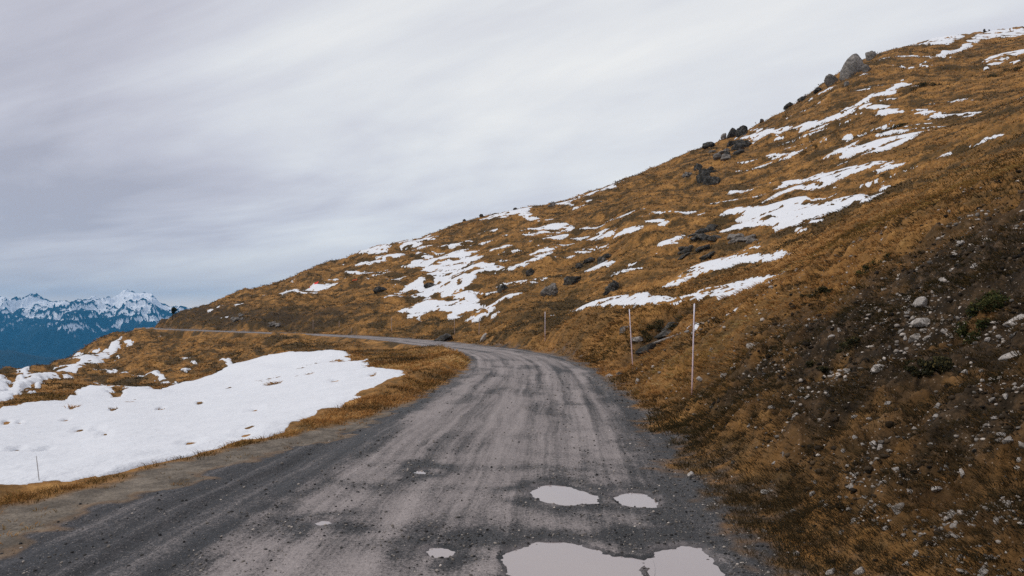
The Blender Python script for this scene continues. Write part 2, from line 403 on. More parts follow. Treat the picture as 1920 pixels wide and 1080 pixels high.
MAT_GROUND = ground_material(); MAT_SNOW = snow_material()
MAT_ROCK = rock_material('grey_rock', (.06, .055, .05), (.17, .155, .14), (.32, .29, .265))
MAT_PALEROCK = rock_material('pale_rock', (.07, .065, .06), (.19, .175, .16), (.33, .305, .28), .5)
MAT_DARKROCK = rock_material('dark_rock', (.010, .010, .010), (.040, .038, .034), (.15, .14, .13))
MAT_STONE = rock_material('pale_stone', (.22, .20, .175), (.42, .385, .35), (.66, .62, .575), 6, (.22, .17, .12))
GRASS_STOPS = [(0, (.035, .027, .013)), (.25, (.125, .072, .025)), (.5, (.33, .155, .048)), (.75, (.54, .285, .092)), (1, (.66, .48, .23))]
MAT_GRASS = ramp_mat('dry_grass', GRASS_STOPS, transl=.3, hue=True)

# ------------------------------------------------------------------ ground mesh: fine close to the road's start, coarser with distance
TA = np.concatenate([np.linspace(RAD(-60), RAD(-40), 90, endpoint=False), np.linspace(RAD(-40), RAD(40), 980, endpoint=False), np.linspace(RAD(40), RAD(60), 90)])
LA = np.exp(np.concatenate([np.linspace(math.log(1.0), math.log(3.6), 60, endpoint=False), np.linspace(math.log(3.6), math.log(240), 1120, endpoint=False), np.linspace(math.log(240), math.log(420), 60)]))
nt_, nr_ = len(TA), len(LA)
gx = np.sin(TA)[:, None] * LA; gy = np.cos(TA)[:, None] * LA
gn, gs = road_ns(gx, gy)
gz = height(gx, gy, True, (gn, gs))
gr = np.hypot(gx, gy)
gm = road_mask(gn, gs, gx, gy)
gp = puddle_depth(gx, gy)

# --- masks
wobn = gn + .22 * noise(gs * .6, gn * .8, 60) + .10 * noise(gx * 3, gy * 3, 61)
near_s = 1 - sstep(24, 40, gs)
lane_l = -2.25 + .30 * sstep(20, 40, gs)
wobl = .22 * noise(gs * .9, gs * 0 + 9.1, 66) + .12 * noise(gs * 3.1, gs * 0 + 2.1, 68) + .10 * noise(gx * 4, gy * 4, 61)
road_a = np.where(gn > 0, 1 - sstep(2.0, 2.75, wobn + .35 * noise(gx * 1.1, gy * 1.1, 62) + .3 * noise(gx * 5, gy * 5, 63)), 1 - sstep(0, .22, -gn - LD(gs) + 1.5 * wobl))
road_a = np.clip(road_a, 0, 1) * sstep(.05, .5, gm)
dark_a = sstep(1.62, 2.05, -wobn) * near_s + .85 * sstep(1.5, 2.0, wobn) + .7 * sstep(1.75, 2.25, -wobn) * (1 - near_s)
ring = np.exp(-((gp + .16) / .20) ** 2) * (gp > -3)
dark_a = np.clip(dark_a + .75 * ring * (.75 + .9 * noise(gx * 3.5, gy * 3.5, 65)) + 1.0 * (gp > -.03), 0, 1.3)
mud_a = np.clip(np.exp(-((gp + .01) / .045) ** 2) * (gp > -3) * sstep(-.1, .5, noise(gx * 2.2, gy * 2.2, 77) + .2), 0, 1)
rut = np.zeros_like(gx)
for (px, py, rx, ry, k) in [(735, 915, .75, .30, .8), (700, 845, .5, .22, .5), (785, 868, .55, .30, .9), (1075, 757, .45, .5, .7), (1120, 860, .3, 1.6, .5), (1090, 1000, 1.0, .35, .8), (1250, 985, .9, .6, .9),
                            (760, 1010, .7, .30, .7), (1040, 880, 1.0, .5, .7), (1330, 950, .5, .8, .9), (620, 1000, .6, .2, .4), (980, 690, .6, 2.0, .5), (1000, 720, .4, 3.0, .5), (870, 990, .5, .4, .4), (650, 900, .5, .25, .5)]:
    x0, y0 = flat(px, py); rut += k * np.exp(-((gx - x0) / rx) ** 2 - ((gy - y0) / ry) ** 2)
dark_a = np.clip(dark_a + rut * (.6 + .7 * noise(gx * 2.5, gy * 2.5, 64)) + .35 * sstep(.15, .6, fbm(gx * .8, gy * .35, 69, 3)), 0, 1.4)
trk = sum(k * np.exp(-((gn - c - .18 * noise(gs * .11 + c, gs * 0, 151)) / w) ** 2) * np.clip(.55 + .8 * noise(gs * .22, gs * 0 + c, 152), 0, 1) for c, w, k in ((.95, .16, .75), (.25, .10, .4), (-.80, .22, .7), (-1.35, .10, .45), (1.35, .10, .5)))
dark_a = np.clip(dark_a + trk * sstep(21, 26, gs), 0, 1.4)
shoulder_a = (gn < 0) * (1 - sstep(-.1, .25, -gn - LW(gs) + wobl)) * (1 - sstep(26, 34, gs)) * (1 - road_a)
bank = sstep(2.4, 3.4, gn) * (1 - sstep(17, 24, gr))
cut = np.clip(sstep(2.6, 4, gn) * (1 - sstep(9, 16, gn)) * sstep(118, 130, gs), 0, 1)          # cutting beside the far road
soil_n = fbm(gx * .6, gy * .6, 71, 4); soil_a = bank * sstep(-.45, .35, .75 * soil_n + .55 * fbm(gx * 2.1, gy * 2.1, 73, 3) + .5 * sstep(.25, .5, np.arctan2(gx, gy)) * sstep(5.0, 7.0, gr) - .30 * (1 - sstep(3.6, 5.5, gn)))
crest = sstep(13.0, 17, gr) * bank
gully_shade = np.clip(np.exp(-((gx - 4.6) / 1.0) ** 2 - ((gy - 25.8) / 1.4) ** 2) + np.exp(-((gx - 5.6) / .9) ** 2 - ((gy - 27.8) / 1.2) ** 2) + .9 * np.exp(-((gx - 6.6) / .9) ** 2 - ((gy - 28.4) / 1.1) ** 2), 0, 1)  # darkens the gully hollow: its shade is put in as soil colour
soil_a = np.clip(soil_a * (1 - .9 * crest) + .75 * cut * sstep(-.4, .2, fbm(gx * .3, gy * .3, 75, 3)) + .8 * gully_shade, 0, 1)
soil_vis = np.maximum(soil_a, bank * (1 - .8 * crest) * np.clip(.72 + .3 * noise(gx * 2.6, gy * 2.6, 79), 0, 1))
al = gx * -.6 + gy * .8; ac = gx * .8 + gy * .6
terr = sstep(.05, .55, fbm(al * .09, ac * .75, 87, 3)) * .55
heath_a = np.maximum(sstep(.12, .50, fbm(al * .10, ac * .30, 81, 5, .6)) * .9, np.maximum(terr, sstep(.30, .55, fbm(al * .35, ac * .8, 88, 3)) * .9)) * sstep(25, 50, gr) + sstep(.3, .7, fbm(gx * .5, gy * .5, 83, 3)) * .5 * (1 - sstep(25, 50, gr)) + cut * .5
lowband = sstep(2.2, 3.0, gn) * (1 - sstep(6, 12, gn)) * sstep(40, 55, gs)
heath_a = np.clip(heath_a + .55 * lowband * sstep(-.2, .4, fbm(gx * .25, gy * .25, 85, 3)), 0, .95)

# ------------------------------------------------------------------ snow, traced patch by patch, laid on the ground in plan
SNOW = [
 ('snow_field', 'broad white snow field below the road at the lower left', [(-80,778),(0,768),(60,758),(130,752),(150,742),(195,735),(215,748),(240,742),(290,740),(350,728),(420,710),(450,700),(500,688),(560,676),(610,668),(645,666),(665,673),(690,668),(690,690),(720,692),(755,697),(762,708),(745,722),(740,735),(690,745),(640,762),(600,778),(545,795),(530,812),(520,818),(440,828),(380,845),(340,862),(290,878),(250,885),(205,902),(180,893),(130,905),(60,915),(0,926),(-80,948)]),
 ('snow_patch', 'long diagonal snow strip climbing the far spur on the left', [(-40,768),(0,745),(30,730),(60,712),(85,700),(110,690),(135,683),(148,676),(170,664),(195,652),(215,642),(228,636),(226,645),(210,660),(195,672),(185,680),(165,688),(150,698),(120,707),(95,718),(70,728),(40,740),(15,752),(-30,778)]),
 ('snow_patch', 'hooked snow patch left of the diagonal strip on the spur', [(32,698),(50,692),(54,702),(64,703),(58,712),(45,722),(33,725),(38,710)]),
 ('snow_patch', 'small triangular snow patch on the left edge of the spur', [(132,673),(140,662),(153,656),(151,667),(141,675)]),
 ('snow_patch', 'little snow patch beside the upper end of the diagonal strip', [(164,657),(175,650),(186,652),(185,660),(172,665)]),
 ('snow_patch', 'snow patch cut by the left picture edge, on the spur', [(-30,724),(10,720),(13,735),(4,745),(-30,752)]),
 ('snow_patch', 'thin curved snow strip, upper of two right of the diagonal strip', [(178,692),(200,691),(240,696),(265,701),(290,706),(318,712),(337,713),(332,722),(318,720),(295,714),(265,708),(240,703),(200,698),(180,697)]),
 ('snow_patch', 'thin curved snow strip, lower of two right of the diagonal strip', [(138,711),(170,713),(200,717),(230,724),(255,727),(275,732),(288,737),(285,745),(265,746),(240,738),(215,729),(180,722),(145,716)]),
 ('snow_patch', 'short snow dash between the diagonal strip and the big field', [(112,706),(125,703),(140,709),(130,712),(116,710)]),
 ('snow_patch', 'small snow dash in the grass under the far road, left of a pair', [(344,673),(370,675),(366,679),(347,678)]),
 ('snow_patch', 'small snow dash in the grass under the far road, right of a pair', [(403,677),(425,677),(446,679),(441,683),(408,682)]),
 ('snow_patch', 'faint snow dash just above the big field, near its middle', [(333,698),(345,695),(357,698),(350,702),(338,702)]),
 ('snow_patch', 'little snow dash right of the top of the diagonal strip', [(232,639),(250,640),(246,643),(234,643)]),
 ('snow_patch', 'large branching snow patch filling the hollow in the middle of the hill', [(778,471),(800,477),(825,478),(850,472),(878,468),(902,466),(880,478),(902,481),(885,490),(930,497),(952,500),(990,480),(1010,475),(1032,470),(1035,478),(1010,490),(975,500),(950,506),(920,511),(900,520),(888,530),(882,545),(890,550),(895,560),(910,565),(935,562),(960,556),(976,558),(940,570),(925,578),(930,590),(910,590),(895,601),(870,599),(880,590),(850,590),(830,585),(800,590),(790,601),(770,598),(760,592),(732,591),(770,583),(785,575),(790,565),(778,560),(760,556),(750,561),(716,567),(735,556),(770,557),(785,550),(775,546),(752,544),(790,530),(810,528),(800,518),(775,512),(760,515),(800,505),(790,500),(758,501),(778,490),(802,485),(785,479)]),
 ('snow_patch', 'snow strip on the skyline above the branching patch', [(670,478),(700,470),(725,462),(745,452),(755,446),(785,443),(822,438),(815,447),(790,450),(775,455),(800,460),(770,464),(750,466),(745,458),(725,471),(710,478),(690,478)]),
 ('snow_patch', 'thin snow streak right of the skyline strip above the branching patch', [(818,463),(850,457),(880,445),(888,448),(860,459),(828,464)]),
 ('snow_patch', 'ragged snow patch on the skyline, middle of the hill', [(900,406),(930,401),(960,392),(985,385),(1010,379),(1027,383),(1000,390),(985,398),(1000,407),(1014,414),(985,414),(960,409),(945,416),(915,413),(900,413)]),
 ('snow_patch', 'narrow snow strip on the skyline below the bouldery part of the ridge', [(1040,381),(1075,370),(1110,361),(1140,350),(1167,341),(1152,354),(1120,361),(1085,373),(1060,381),(1082,389)]),
 ('snow_patch', 'flat oblong snow patch under the ragged skyline patch', [(956,434),(990,431),(1035,423),(1060,421),(1080,427),(1110,430),(1080,437),(1040,441),(1010,441),(980,438)]),
 ('snow_patch', 'snow streak low on the left skyline, uppermost of four short ones', [(703,485),(735,479),(760,477),(745,484),(720,487)]),
 ('snow_patch', 'snow streak on the left of the hill, second of four short ones', [(658,496),(700,489),(722,489),(697,495)]),
 ('snow_patch', 'snow streak on the left of the hill, third of four short ones', [(648,508),(690,504),(728,501),(700,509),(665,510)]),
 ('snow_patch', 'snow streak on the left of the hill leading to the orange cloth', [(606,528),(655,522),(656,526),(615,530)]),
 ('snow_patch', 'snow patch lying beside the red cloth on the hill', [(572,542),(590,533),(620,529),(638,527),(628,535),(602,540),(585,544)]),
 ('snow_patch', 'thin wavy snow strip below the red cloth', [(486,551),(515,552),(530,547),(560,541),(607,545),(580,548),(550,548),(530,555),(515,556)]),
 ('snow_patch', 'broad snow stripe slanting up the middle of the right hillside', [(1148,448),(1170,434),(1200,424),(1260,415),(1322,403),(1335,412),(1400,406),(1440,398),(1480,385),(1500,377),(1540,371),(1600,360),(1640,354),(1692,345),(1684,358),(1660,370),(1627,386),(1580,397),(1540,406),(1473,421),(1421,431),(1380,438),(1350,435),(1375,426),(1400,418),(1340,421),(1310,426),(1235,440),(1170,448)]),
 ('snow_patch', 'snow stripe above the broad stripe on the right hillside', [(1368,354),(1400,350),(1440,340),(1500,330),(1540,320),(1560,317),(1600,310),(1650,304),(1703,307),(1690,315),(1640,322),(1600,328),(1560,334),(1590,338),(1520,346),(1480,351),(1430,353),(1400,358),(1380,359)]),
 ('snow_patch', 'thin snow sliver between the two stripes of the right hillside', [(1430,379),(1460,366),(1490,356),(1530,348),(1560,345),(1588,346),(1560,355),(1510,362),(1480,368)]),
 ('snow_patch', 'feathered snow patch high on the right hillside, below the curved one', [(1556,287),(1600,278),(1640,270),(1690,258),(1730,247),(1777,237),(1730,256),(1690,269),(1650,284),(1600,299),(1612,290),(1570,292)]),
 ('snow_patch', 'long curved snow patch running from the dark boulders to the upper slope', [(1378,263),(1420,251),(1408,240),(1440,245),(1470,240),(1500,232),(1540,221),(1570,206),(1590,194),(1625,199),(1680,204),(1700,211),(1747,212),(1735,218),(1787,219),(1750,225),(1700,223),(1670,219),(1650,211),(1610,208),(1570,226),(1530,231),(1500,241),(1460,251),(1472,256),(1420,263)]),
 ('snow_patch', 'snow tongue above the long curved patch, under the big boulder', [(1598,192),(1625,178),(1640,169),(1688,166),(1677,175),(1640,184),(1610,193)]),
 ('snow_patch', 'pair of thin snow dashes right of the big boulder', [(1664,162),(1698,147),(1698,156),(1668,169)]),
 ('snow_patch', 'snow lying along the ridge right of the big boulder', [(1643,97),(1680,88),(1720,84),(1780,69),(1808,71),(1780,83),(1740,89),(1700,92),(1660,98)]),
 ('snow_patch', 'long thin snow streak dropping from the summit on the right', [(1722,118),(1765,98),(1800,87),(1830,70),(1850,60),(1880,56),(1960,56),(1960,68),(1880,71),(1850,73),(1820,84),(1790,96),(1760,104)]),
 ('snow_patch', 'snow patch under the summit cut by the right picture edge', [(1812,115),(1850,111),(1880,103),(1960,86),(1960,100),(1900,109),(1870,121),(1848,127),(1856,117)]),
 ('snow_patch', 'snow dash at the right picture edge below the summit', [(1885,192),(1950,176),(1950,185),(1900,194)]),
 ('snow_patch', 'lower snow dash at the right picture edge', [(1896,224),(1950,207),(1950,215),(1905,226)]),
 ('snow_patch', 'small snow dash left of the feathered patch', [(1428,292),(1470,284),(1492,287),(1460,295)]),
 ('snow_patch', 'thin snow stripe, lower of a pair above the tallest poles', [(1238,532),(1290,512),(1340,497),(1390,486),(1440,476),(1492,474),(1475,483),(1420,489),(1370,499),(1320,512),(1280,524),(1250,534)]),
 ('snow_patch', 'thin snow stripe, upper of a pair above the tallest poles', [(1286,512),(1330,494),(1370,481),(1410,469),(1444,462),(1430,471),(1390,483),(1350,496),(1310,509)]),
 ('snow_patch', 'lowest snow stripe on the right hillside, behind the tallest poles', [(1008,584),(1060,578),(1120,565),(1200,551),(1170,559),(1220,562),(1280,560),(1340,545),(1400,530),(1462,515),(1455,531),(1420,541),(1390,553),(1375,557),(1340,558),(1300,564),(1260,574),(1230,578),(1200,575),(1150,584),(1080,588),(1040,587)]),
 ('snow_patch', 'small snow patch left of the dark outcrop on the hill', [(1238,464),(1285,456),(1268,466),(1244,470)]),
 ('snow_patch', 'small snow patch near the crest of the stony bank', [(1362,589),(1393,574),(1388,585),(1372,591)]),
 ('snow_patch', 'broken snow streak in the middle of the hill, upper of three', [(970,457),(1000,451),(1020,450),(1050,444),(1072,443),(1040,451),(1005,456)]),
 ('snow_patch', 'broken snow streak in the middle of the hill, middle of three', [(1092,449),(1125,441),(1160,436),(1150,443),(1120,450)]),
 ('snow_patch', 'broken snow streak in the middle of the hill, lower of three', [(985,476),(1010,466),(1045,461),(1035,468),(1010,474)]),
 ('snow_patch', 'thin snow line right of the branching patch, near the lone dark rock', [(1090,512),(1120,502),(1160,494),(1195,491),(1150,499),(1120,508)]),
 ('snow_patch', 'small snow remnant in the gully beside the nearest pole', [(1290,615),(1300,609),(1312,611),(1306,617)]),
]
FLECKS = [(1110,468,16,3),(1035,489,14,3),(1545,268,22,3),(1590,262,12,3),(1500,440,14,3),(1530,425,20,3),(1660,340,14,3),(1700,330,22,3),(1740,320,16,3),(1800,275,24,3),(1840,262,18,3),(1870,245,16,3),(1210,455,16,3),(1480,515,16,2.5),(1525,480,12,2.5),
          (760,498,12,2.5),(668,515,14,2),(690,523,8,2),(412,577,10,2),(395,581,8,2),(420,590,12,2),(445,577,12,2),(455,572,10,2),(505,556,12,2),(550,528,9,2),(300,633,6,2),(1460,205,12,3),(1445,215,10,3),(1520,185,10,3),(860,500,10,3),(1620,140,8,2),(1540,197,10,3),
          (110,727,14,3),(60,742,10,3),(170,729,14,4),(185,735,10,3),(95,690,8,3),(120,700,14,3),(205,683,18,2),(95,701,6,4),(75,733,14,2),(222,664,8,4),(214,671,7,3),(205,675,7,2),(1340,470,10,2.5),(1460,440,8,2),(1230,473,10,2),(935,530,12,3),(925,470,12,3),(1000,500,14,3)]
snow_d = np.full(gx.shape, -9.0); snow_id = np.full(gx.shape, -1)
edge_noise = 1.15 * (.45 * noise(al * .13, ac * .8, 91) + .34 * noise(al * .40, ac * 2.2, 92) + .18 * noise(al * 1.4, ac * 5, 93))
nz_scale = np.clip(gr / 70, .22, 1.5)
polys = []
for nm, lab, pts in SNOW:
    P = np.array(pts, float)
    # denser outline so that straight edges follow the ground
    Q = []
    for i in range(len(P)):
        a = P[i]; b = P[(i + 1) % len(P)]; k = max(1, int(np.hypot(*(b - a)) / 18))
        for t in range(k): Q.append(a + (b - a) * t / k)
    Q = np.array(Q); polys.append(at(Q[:, 0], Q[:, 1], False)[:, :2])
for fx, fy, fw, fh in FLECKS:
    t = np.linspace(0, 2 * math.pi, 10, endpoint=False)
    polys.append(at(fx + np.cos(t) * fw * .55 , fy + np.sin(t) * fh * .6 - np.cos(t) * fw * .12, False)[:, :2])
for k, P in enumerate(polys):
    mrg = 2.5
    m = (gx > P[:, 0].min() - mrg) & (gx < P[:, 0].max() + mrg) & (gy > P[:, 1].min() - mrg) & (gy < P[:, 1].max() + mrg)
    if not m.any(): continue
    sd = sdpoly(gx[m], gy[m], P) + (edge_noise[m] * (.55 if k < len(SNOW) else .3) + (np.where(gn[m] < 0, .02, .14) if k else -.02)) * nz_scale[m]
    cur = snow_d[m]; up = sd > cur
    cur[up] = sd[up]; snow_d[m] = cur
    ii = snow_id[m]; ii[up] = min(k, len(SNOW)); snow_id[m] = ii
# thin streaks left lying along the contour around the larger patches
ci, cj = np.nonzero((snow_d < -.8) & (snow_d > -7) & (gr > 62) & (gr < 215) & (gn > 16)); rs_ = np.random.default_rng(77)
for q in rs_.choice(len(ci), 95, replace=False):
    x0, y0 = gx[ci[q], cj[q]], gy[ci[q], cj[q]]; L_ = rs_.uniform(2.0, 8.0); w_ = rs_.uniform(.16, .34) * (1 + gr[ci[q], cj[q]] / 200)
    m = (np.abs(gx - x0) < L_ + 1.5) & (np.abs(gy - y0) < L_ + 1.5)
    da = (gx[m] - x0) * -.6 + (gy[m] - y0) * .8; dc = (gx[m] - x0) * .8 + (gy[m] - y0) * .6
    dc = dc + .5 * noise(da * .3 + q, da * 0, 141)
    e = (1 - np.hypot(da / L_, dc / w_)) * w_ + .12 * noise(da * .9 + q, dc * 2, 143)
    cur = snow_d[m]; ii = snow_id[m]; up = (e > cur) & (e > -.3); cur[up] = e[up]; ii[up] = len(SNOW); snow_d[m] = cur; snow_id[m] = ii
# holes: turf showing through the big field
for hx, hy, hw, hh in [(30, 847, 18, 5), (84, 846, 16, 4), (148, 810, 14, 5), (357, 833, 17, 4.5), (12, 795, 13, 6), (135, 768, 8, 4), (212, 770, 12, 4), (302, 769, 12, 4), (124, 790, 10, 3), (515, 722, 24, 4), (375, 757, 9, 4), (478, 770, 8, 3), (460, 820, 14, 4), (466, 808, 9, 3), (37, 795, 5, 3), (182, 807, 6, 3), (197, 818, 5, 3), (630, 715, 14, 4), (580, 700, 12, 3), (700, 705, 12, 4), (820, 560, 12, 7), (805, 535, 14, 8), (862, 537, 5, 3), (878, 522, 6, 3), (855, 487, 14, 4), (837, 500, 9, 3), (905, 508, 20, 4), (845, 565, 16, 3)]:
    c = at([hx, hx - hw / 2, hx + hw / 2, hx, hx], [hy, hy + hw * .1, hy - hw * .1, hy - hh / 2, hy + hh / 2], False)[:, :2]
    ax = (c[2] - c[1]) / 2; ay = (c[3] - c[4]) / 2
    la, lb = np.hypot(*ax), np.hypot(*ay)
    m = (np.abs(gx - c[0, 0]) < 3 * (la + lb)) & (np.abs(gy - c[0, 1]) < 3 * (la + lb))
    dx, dy = gx[m] - c[0, 0], gy[m] - c[0, 1]
    det = ax[0] * ay[1] - ax[1] * ay[0]
    p = (dx * ay[1] - dy * ay[0]) / det; q = (ax[0] * dy - ax[1] * dx) / det
    e = (np.hypot(p, q) - 1.25 + .6 * noise(gx[m] * 2.4, gy[m] * 2.4, 97)) * min(la, lb) * 1.2
    snow_d[m] = np.minimum(snow_d[m], e)
snow_d -= (1 - sstep(.35, .5, .5 + fbm(al * .22, ac * 1.6, 99, 3) * .55 + .16 * snow_d)) * .32 * ((snow_id > 0) | (gr > 27)) * nz_scale
snow_d = np.minimum(snow_d, (.62 - gm) * 1.5)

# ------------------------------------------------------------------ link ground, road and snow
def grid_faces(mask):
    I, J = np.nonzero(mask[:-1, :-1]); a = I * nr_ + J
    return np.stack([a, a + 1, a + nr_ + 1, a + nr_], 1)[:, ::-1]
V = np.stack([gx, gy, gz], -1).reshape(-1, 3)
def sub(name, mask, mat, Vv=None, attrs=True):
    fc = grid_faces(mask); used = np.unique(fc); mp = np.full(len(V), -1, np.int32); mp[used] = np.arange(len(used))
    me = new_mesh(name, (V if Vv is None else Vv)[used], mp[fc])
    if attrs:
        for k, a in (('road', road_a), ('dark', dark_a), ('soil', soil_vis), ('heath', heath_a), ('shoulder', shoulder_a), ('mud', mud_a)): attr(me, k, a.ravel()[used])
        attr(me, 'road_uv', np.stack([gn, gs, gn * 0], -1).reshape(-1, 3)[used])
    return link(name, me, mat)
isroad = (np.maximum(road_a, shoulder_a) > .5) & (np.abs(gn) < 5)
o = sub('hillside', ~isroad, MAT_GROUND); tag(o, kind='structure')
o = sub('road', isroad, MAT_GROUND); tag(o, kind='structure')
bury = .35 + .3 * sstep(20, 80, gr)
gsm = height(gx, gy, False, (gn, gs)); lowf = fbm(al * .05, ac * .12, 21, 3) * .95 * sstep(22, 60, gr) * (1 - gm)
rel = gz - gsm - lowf
snow_z = gz - np.clip(rel, -.6, .6) * (.50 + .40 * sstep(30, 60, gr)) * sstep(-.4, .3, snow_d) + np.where(snow_d > 0, np.minimum(.015 + .035 * sstep(18, 40, gr) + .14 * snow_d, .06 + .15 * sstep(30, 90, gr)), np.maximum(snow_d, -.9) * bury)
SV = V.copy(); SV[:, 2] = snow_z.ravel()
show = snow_d > -.55 * nz_scale - .12
for k, (nm, lab, pts) in enumerate(SNOW):
    mk = show & (snow_id == k)
    if mk[:-1, :-1].sum() < 2: print('no snow', lab); continue
    o = sub(nm, mk, MAT_SNOW, SV, False)
    tag(o, lab, 'snow', 'snow patches left on the hillside' if k else None)
mk = show & (snow_id == len(SNOW))
if mk.any():
    o = sub('snow_flecks', mk, MAT_SNOW, SV, False); tag(o, kind='stuff')

# ------------------------------------------------------------------ puddles: level water in the road's hollows
mw, nt, b = M('puddle_water'); g = N(nt); b.inputs['Base Color'].default_value = (.31, .27, .266, 1); b.inputs['Roughness'].default_value = .03
b.inputs['Specular IOR Level'].default_value = .5; b.inputs['IOR'].default_value = 1.33; PZ = iter([-.015, -.018, -.017, -.019, -.017, -.017, -.017])
g.put(b.inputs['Normal'], g.bump(g.noise(g.coord(), 5, 2), .02, .02))
for lab, P in PUDP:
    wz = next(PZ); c = P.mean(0); Q = catmull(np.vstack([P, P[:1]]), 4)[:-1]
    d = Q - c; L = np.hypot(*d.T)[:, None]; Q = c + d / L * (L + .07)
    n = len(Q)
    me = bpy.data.meshes.new('puddle'); me.from_pydata([(q[0], q[1], wz) for q in Q], [], [list(range(n))[::-1]]); me.update()
    o = link('puddle', me, mw)
    tag(o, lab, 'puddle', 'puddles in the potholes of the road')

# ------------------------------------------------------------------ grass
def nrm(v): return v / (np.linalg.norm(v, axis=-1, keepdims=True) + 1e-9)
def samp(A, th, lr):
    a = np.interp(th, TA, np.arange(nt_)); b = np.interp(lr, np.log(LA), np.arange(nr_))
    return A[np.clip(np.round(a).astype(int), 0, nt_ - 1), np.clip(np.round(b).astype(int), 0, nr_ - 1)]
def blades(x, y, z, tint, L, W, blades_per, spread, lean):
    """every tuft -> several curved blades (two segments)"""
    n = len(x); k = blades_per
    X = np.repeat(x, k); Y = np.repeat(y, k); Z = np.repeat(z, k); T = np.repeat(tint, k); HUE.append(np.repeat(np.clip(.5 + .8 * fbm(x * .13 + 7, y * .13, 141, 4, .6) + .25 * RNG.normal(size=n), 0, 1), k * 5)); LL = np.repeat(L, k); WW = np.repeat(W, k); SP = np.repeat(spread, k)
    m = n * k
    ang = RNG.uniform(0, 2 * math.pi, m); out = np.stack([np.cos(ang), np.sin(ang), np.zeros(m)], 1)
    ro = RNG.uniform(0, 1, m) ** .6 * SP
    base = np.stack([X, Y, Z - .02 * np.minimum(LL * 4, 1)], 1) + out * ro[:, None]
    le = RNG.uniform(.25, 1.0, m)[:, None]
    ld = np.repeat(lean, k, 0)
    d1 = nrm(out * le * .9 + ld * .6 + np.array([0, 0, 1.0])); d2 = nrm(out * le * 1.5 + ld * 1.5 + np.array([0, 0, .35]))
    ln = (LL * RNG.uniform(.5, 1.25, m))[:, None]
    side = nrm(np.cross(d1, nrm(RNG.normal(size=(m, 3))))) * WW[:, None]
    p0 = base; p1 = base + d1 * ln * .5; p2 = p1 + d2 * ln * .55
    Vv = np.stack([p0 - side, p0 + side, p1 + side * .8, p1 - side * .8, p2], 1).reshape(-1, 3)
    i = np.arange(m)[:, None] * 5
    tri = np.concatenate([i + [0, 1, 2], i + [0, 2, 3], i + [3, 2, 4]], 0)
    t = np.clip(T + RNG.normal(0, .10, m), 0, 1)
    return Vv, tri, np.stack([t * .42, t * .42, t * .95, t * .95, np.minimum(t * 1.15, 1)], 1).ravel()  # roots tinted darker, shade between the tufts put into the colour
def scatter(n, r0, r1, t0=-42, t1=42):
    th = RNG.uniform(RAD(t0), RAD(t1), n); lr = RNG.uniform(math.log(r0), math.log(r1), n)
    return th, lr
parts = []; HUE = []; HEATHER = False
def grass_pass(n, r0, r1, dens, Lf, Wf, k, spf, t0=-42, t1=42):
    th, lr = scatter(n, r0, r1, t0, t1); r = np.exp(lr); x = np.sin(th) * r; y = np.cos(th) * r
    rd = samp(road_a, th, lr); sh = samp(shoulder_a, th, lr); sd = samp(snow_d, th, lr); so = samp(soil_a, th, lr); he = samp(heath_a, th, lr); nn = samp(gn, th, lr); ss = samp(gs, th, lr)
    keep = (rd < np.where(nn > 0, RNG.uniform(.1, .9, n) , .25)) & (sd < np.where(nn < 0, -.30, -.10)) & (RNG.uniform(0, 1, n) < dens(so, sh, nn, r, ss))
    th, lr, r, x, y, so, he, nn, ss = [q[keep] for q in (th, lr, r, x, y, so, he, nn, ss)]
    z = height(x, y)
    gxx = (height(x + .3, y, False) - height(x - .3, y, False)) / .6; gyy = (height(x, y + .3, False) - height(x, y - .3, False)) / .6
    lean = -np.stack([gxx, gyy, gxx * 0], 1) * 1.6 + .25 * RNG.normal(size=(len(x), 3)) * [1, 1, 0]
    a = x * -.6 + y * .8; c = x * .8 + y * .6
    tint = .49 + .46 * fbm(a * .10, c * .22, 101, 4) + .26 * noise(x * .9, y * .9, 103) + RNG.normal(0, .07, len(x)) - .36 * so - .46 * he
    tint += .16 * np.exp(-((r - 17) / 3.0) ** 2) * (nn > 3) + .14 * np.exp(-((nn + 3.2) / .9) ** 2) * (ss > 32)
    tint -= .34 * (nn > 0) * (1 - sstep(9, 17, r)) - .26 * np.clip(noise(x * 1.6, y * 1.6, 109), -.6, .9) * (nn > 0) * (r < 18) + .15 * (nn > 0) * (1 - sstep(2.4, 3.4, nn)) * (r < 20)
    sc_ = .75 + .5 * RNG.uniform(0, 1, len(x)) + .4 * np.clip(noise(x * .7, y * .7, 105), -1, 1)
    if HEATHER:
        hn = fbm(x * 1.1, y * 1.1, 111, 3); kp = hn > .02; th, lr, r, x, y, z, tint, lean, sc_, hn = [q[kp] for q in (th, lr, r, x, y, z, tint, lean, sc_, hn)]
        tint = np.clip(.03 + .10 * RNG.uniform(0, 1, len(x)) ** 2 + .25 * (RNG.uniform(0, 1, len(x)) > .93), 0, 1); z = z + .03 * np.clip(hn, 0, 1)
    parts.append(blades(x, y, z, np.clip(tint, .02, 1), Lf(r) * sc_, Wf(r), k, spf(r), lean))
def d_near(so, sh, nn, r, ss):
    d = np.where(nn > 0, (1 - .86 * so) * sstep(1.9, 2.6, nn), sstep(-.1, .25, -nn - LW(ss)))
    return d * (1 - .9 * (sh > .6))
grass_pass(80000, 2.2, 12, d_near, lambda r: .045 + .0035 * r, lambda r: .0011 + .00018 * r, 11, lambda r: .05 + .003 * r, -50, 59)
grass_pass(54000, 10, 34, d_near, lambda r: .06 + .0030 * r, lambda r: .0010 + .00034 * r, 8, lambda r: .06 + .004 * r, -50, 59)
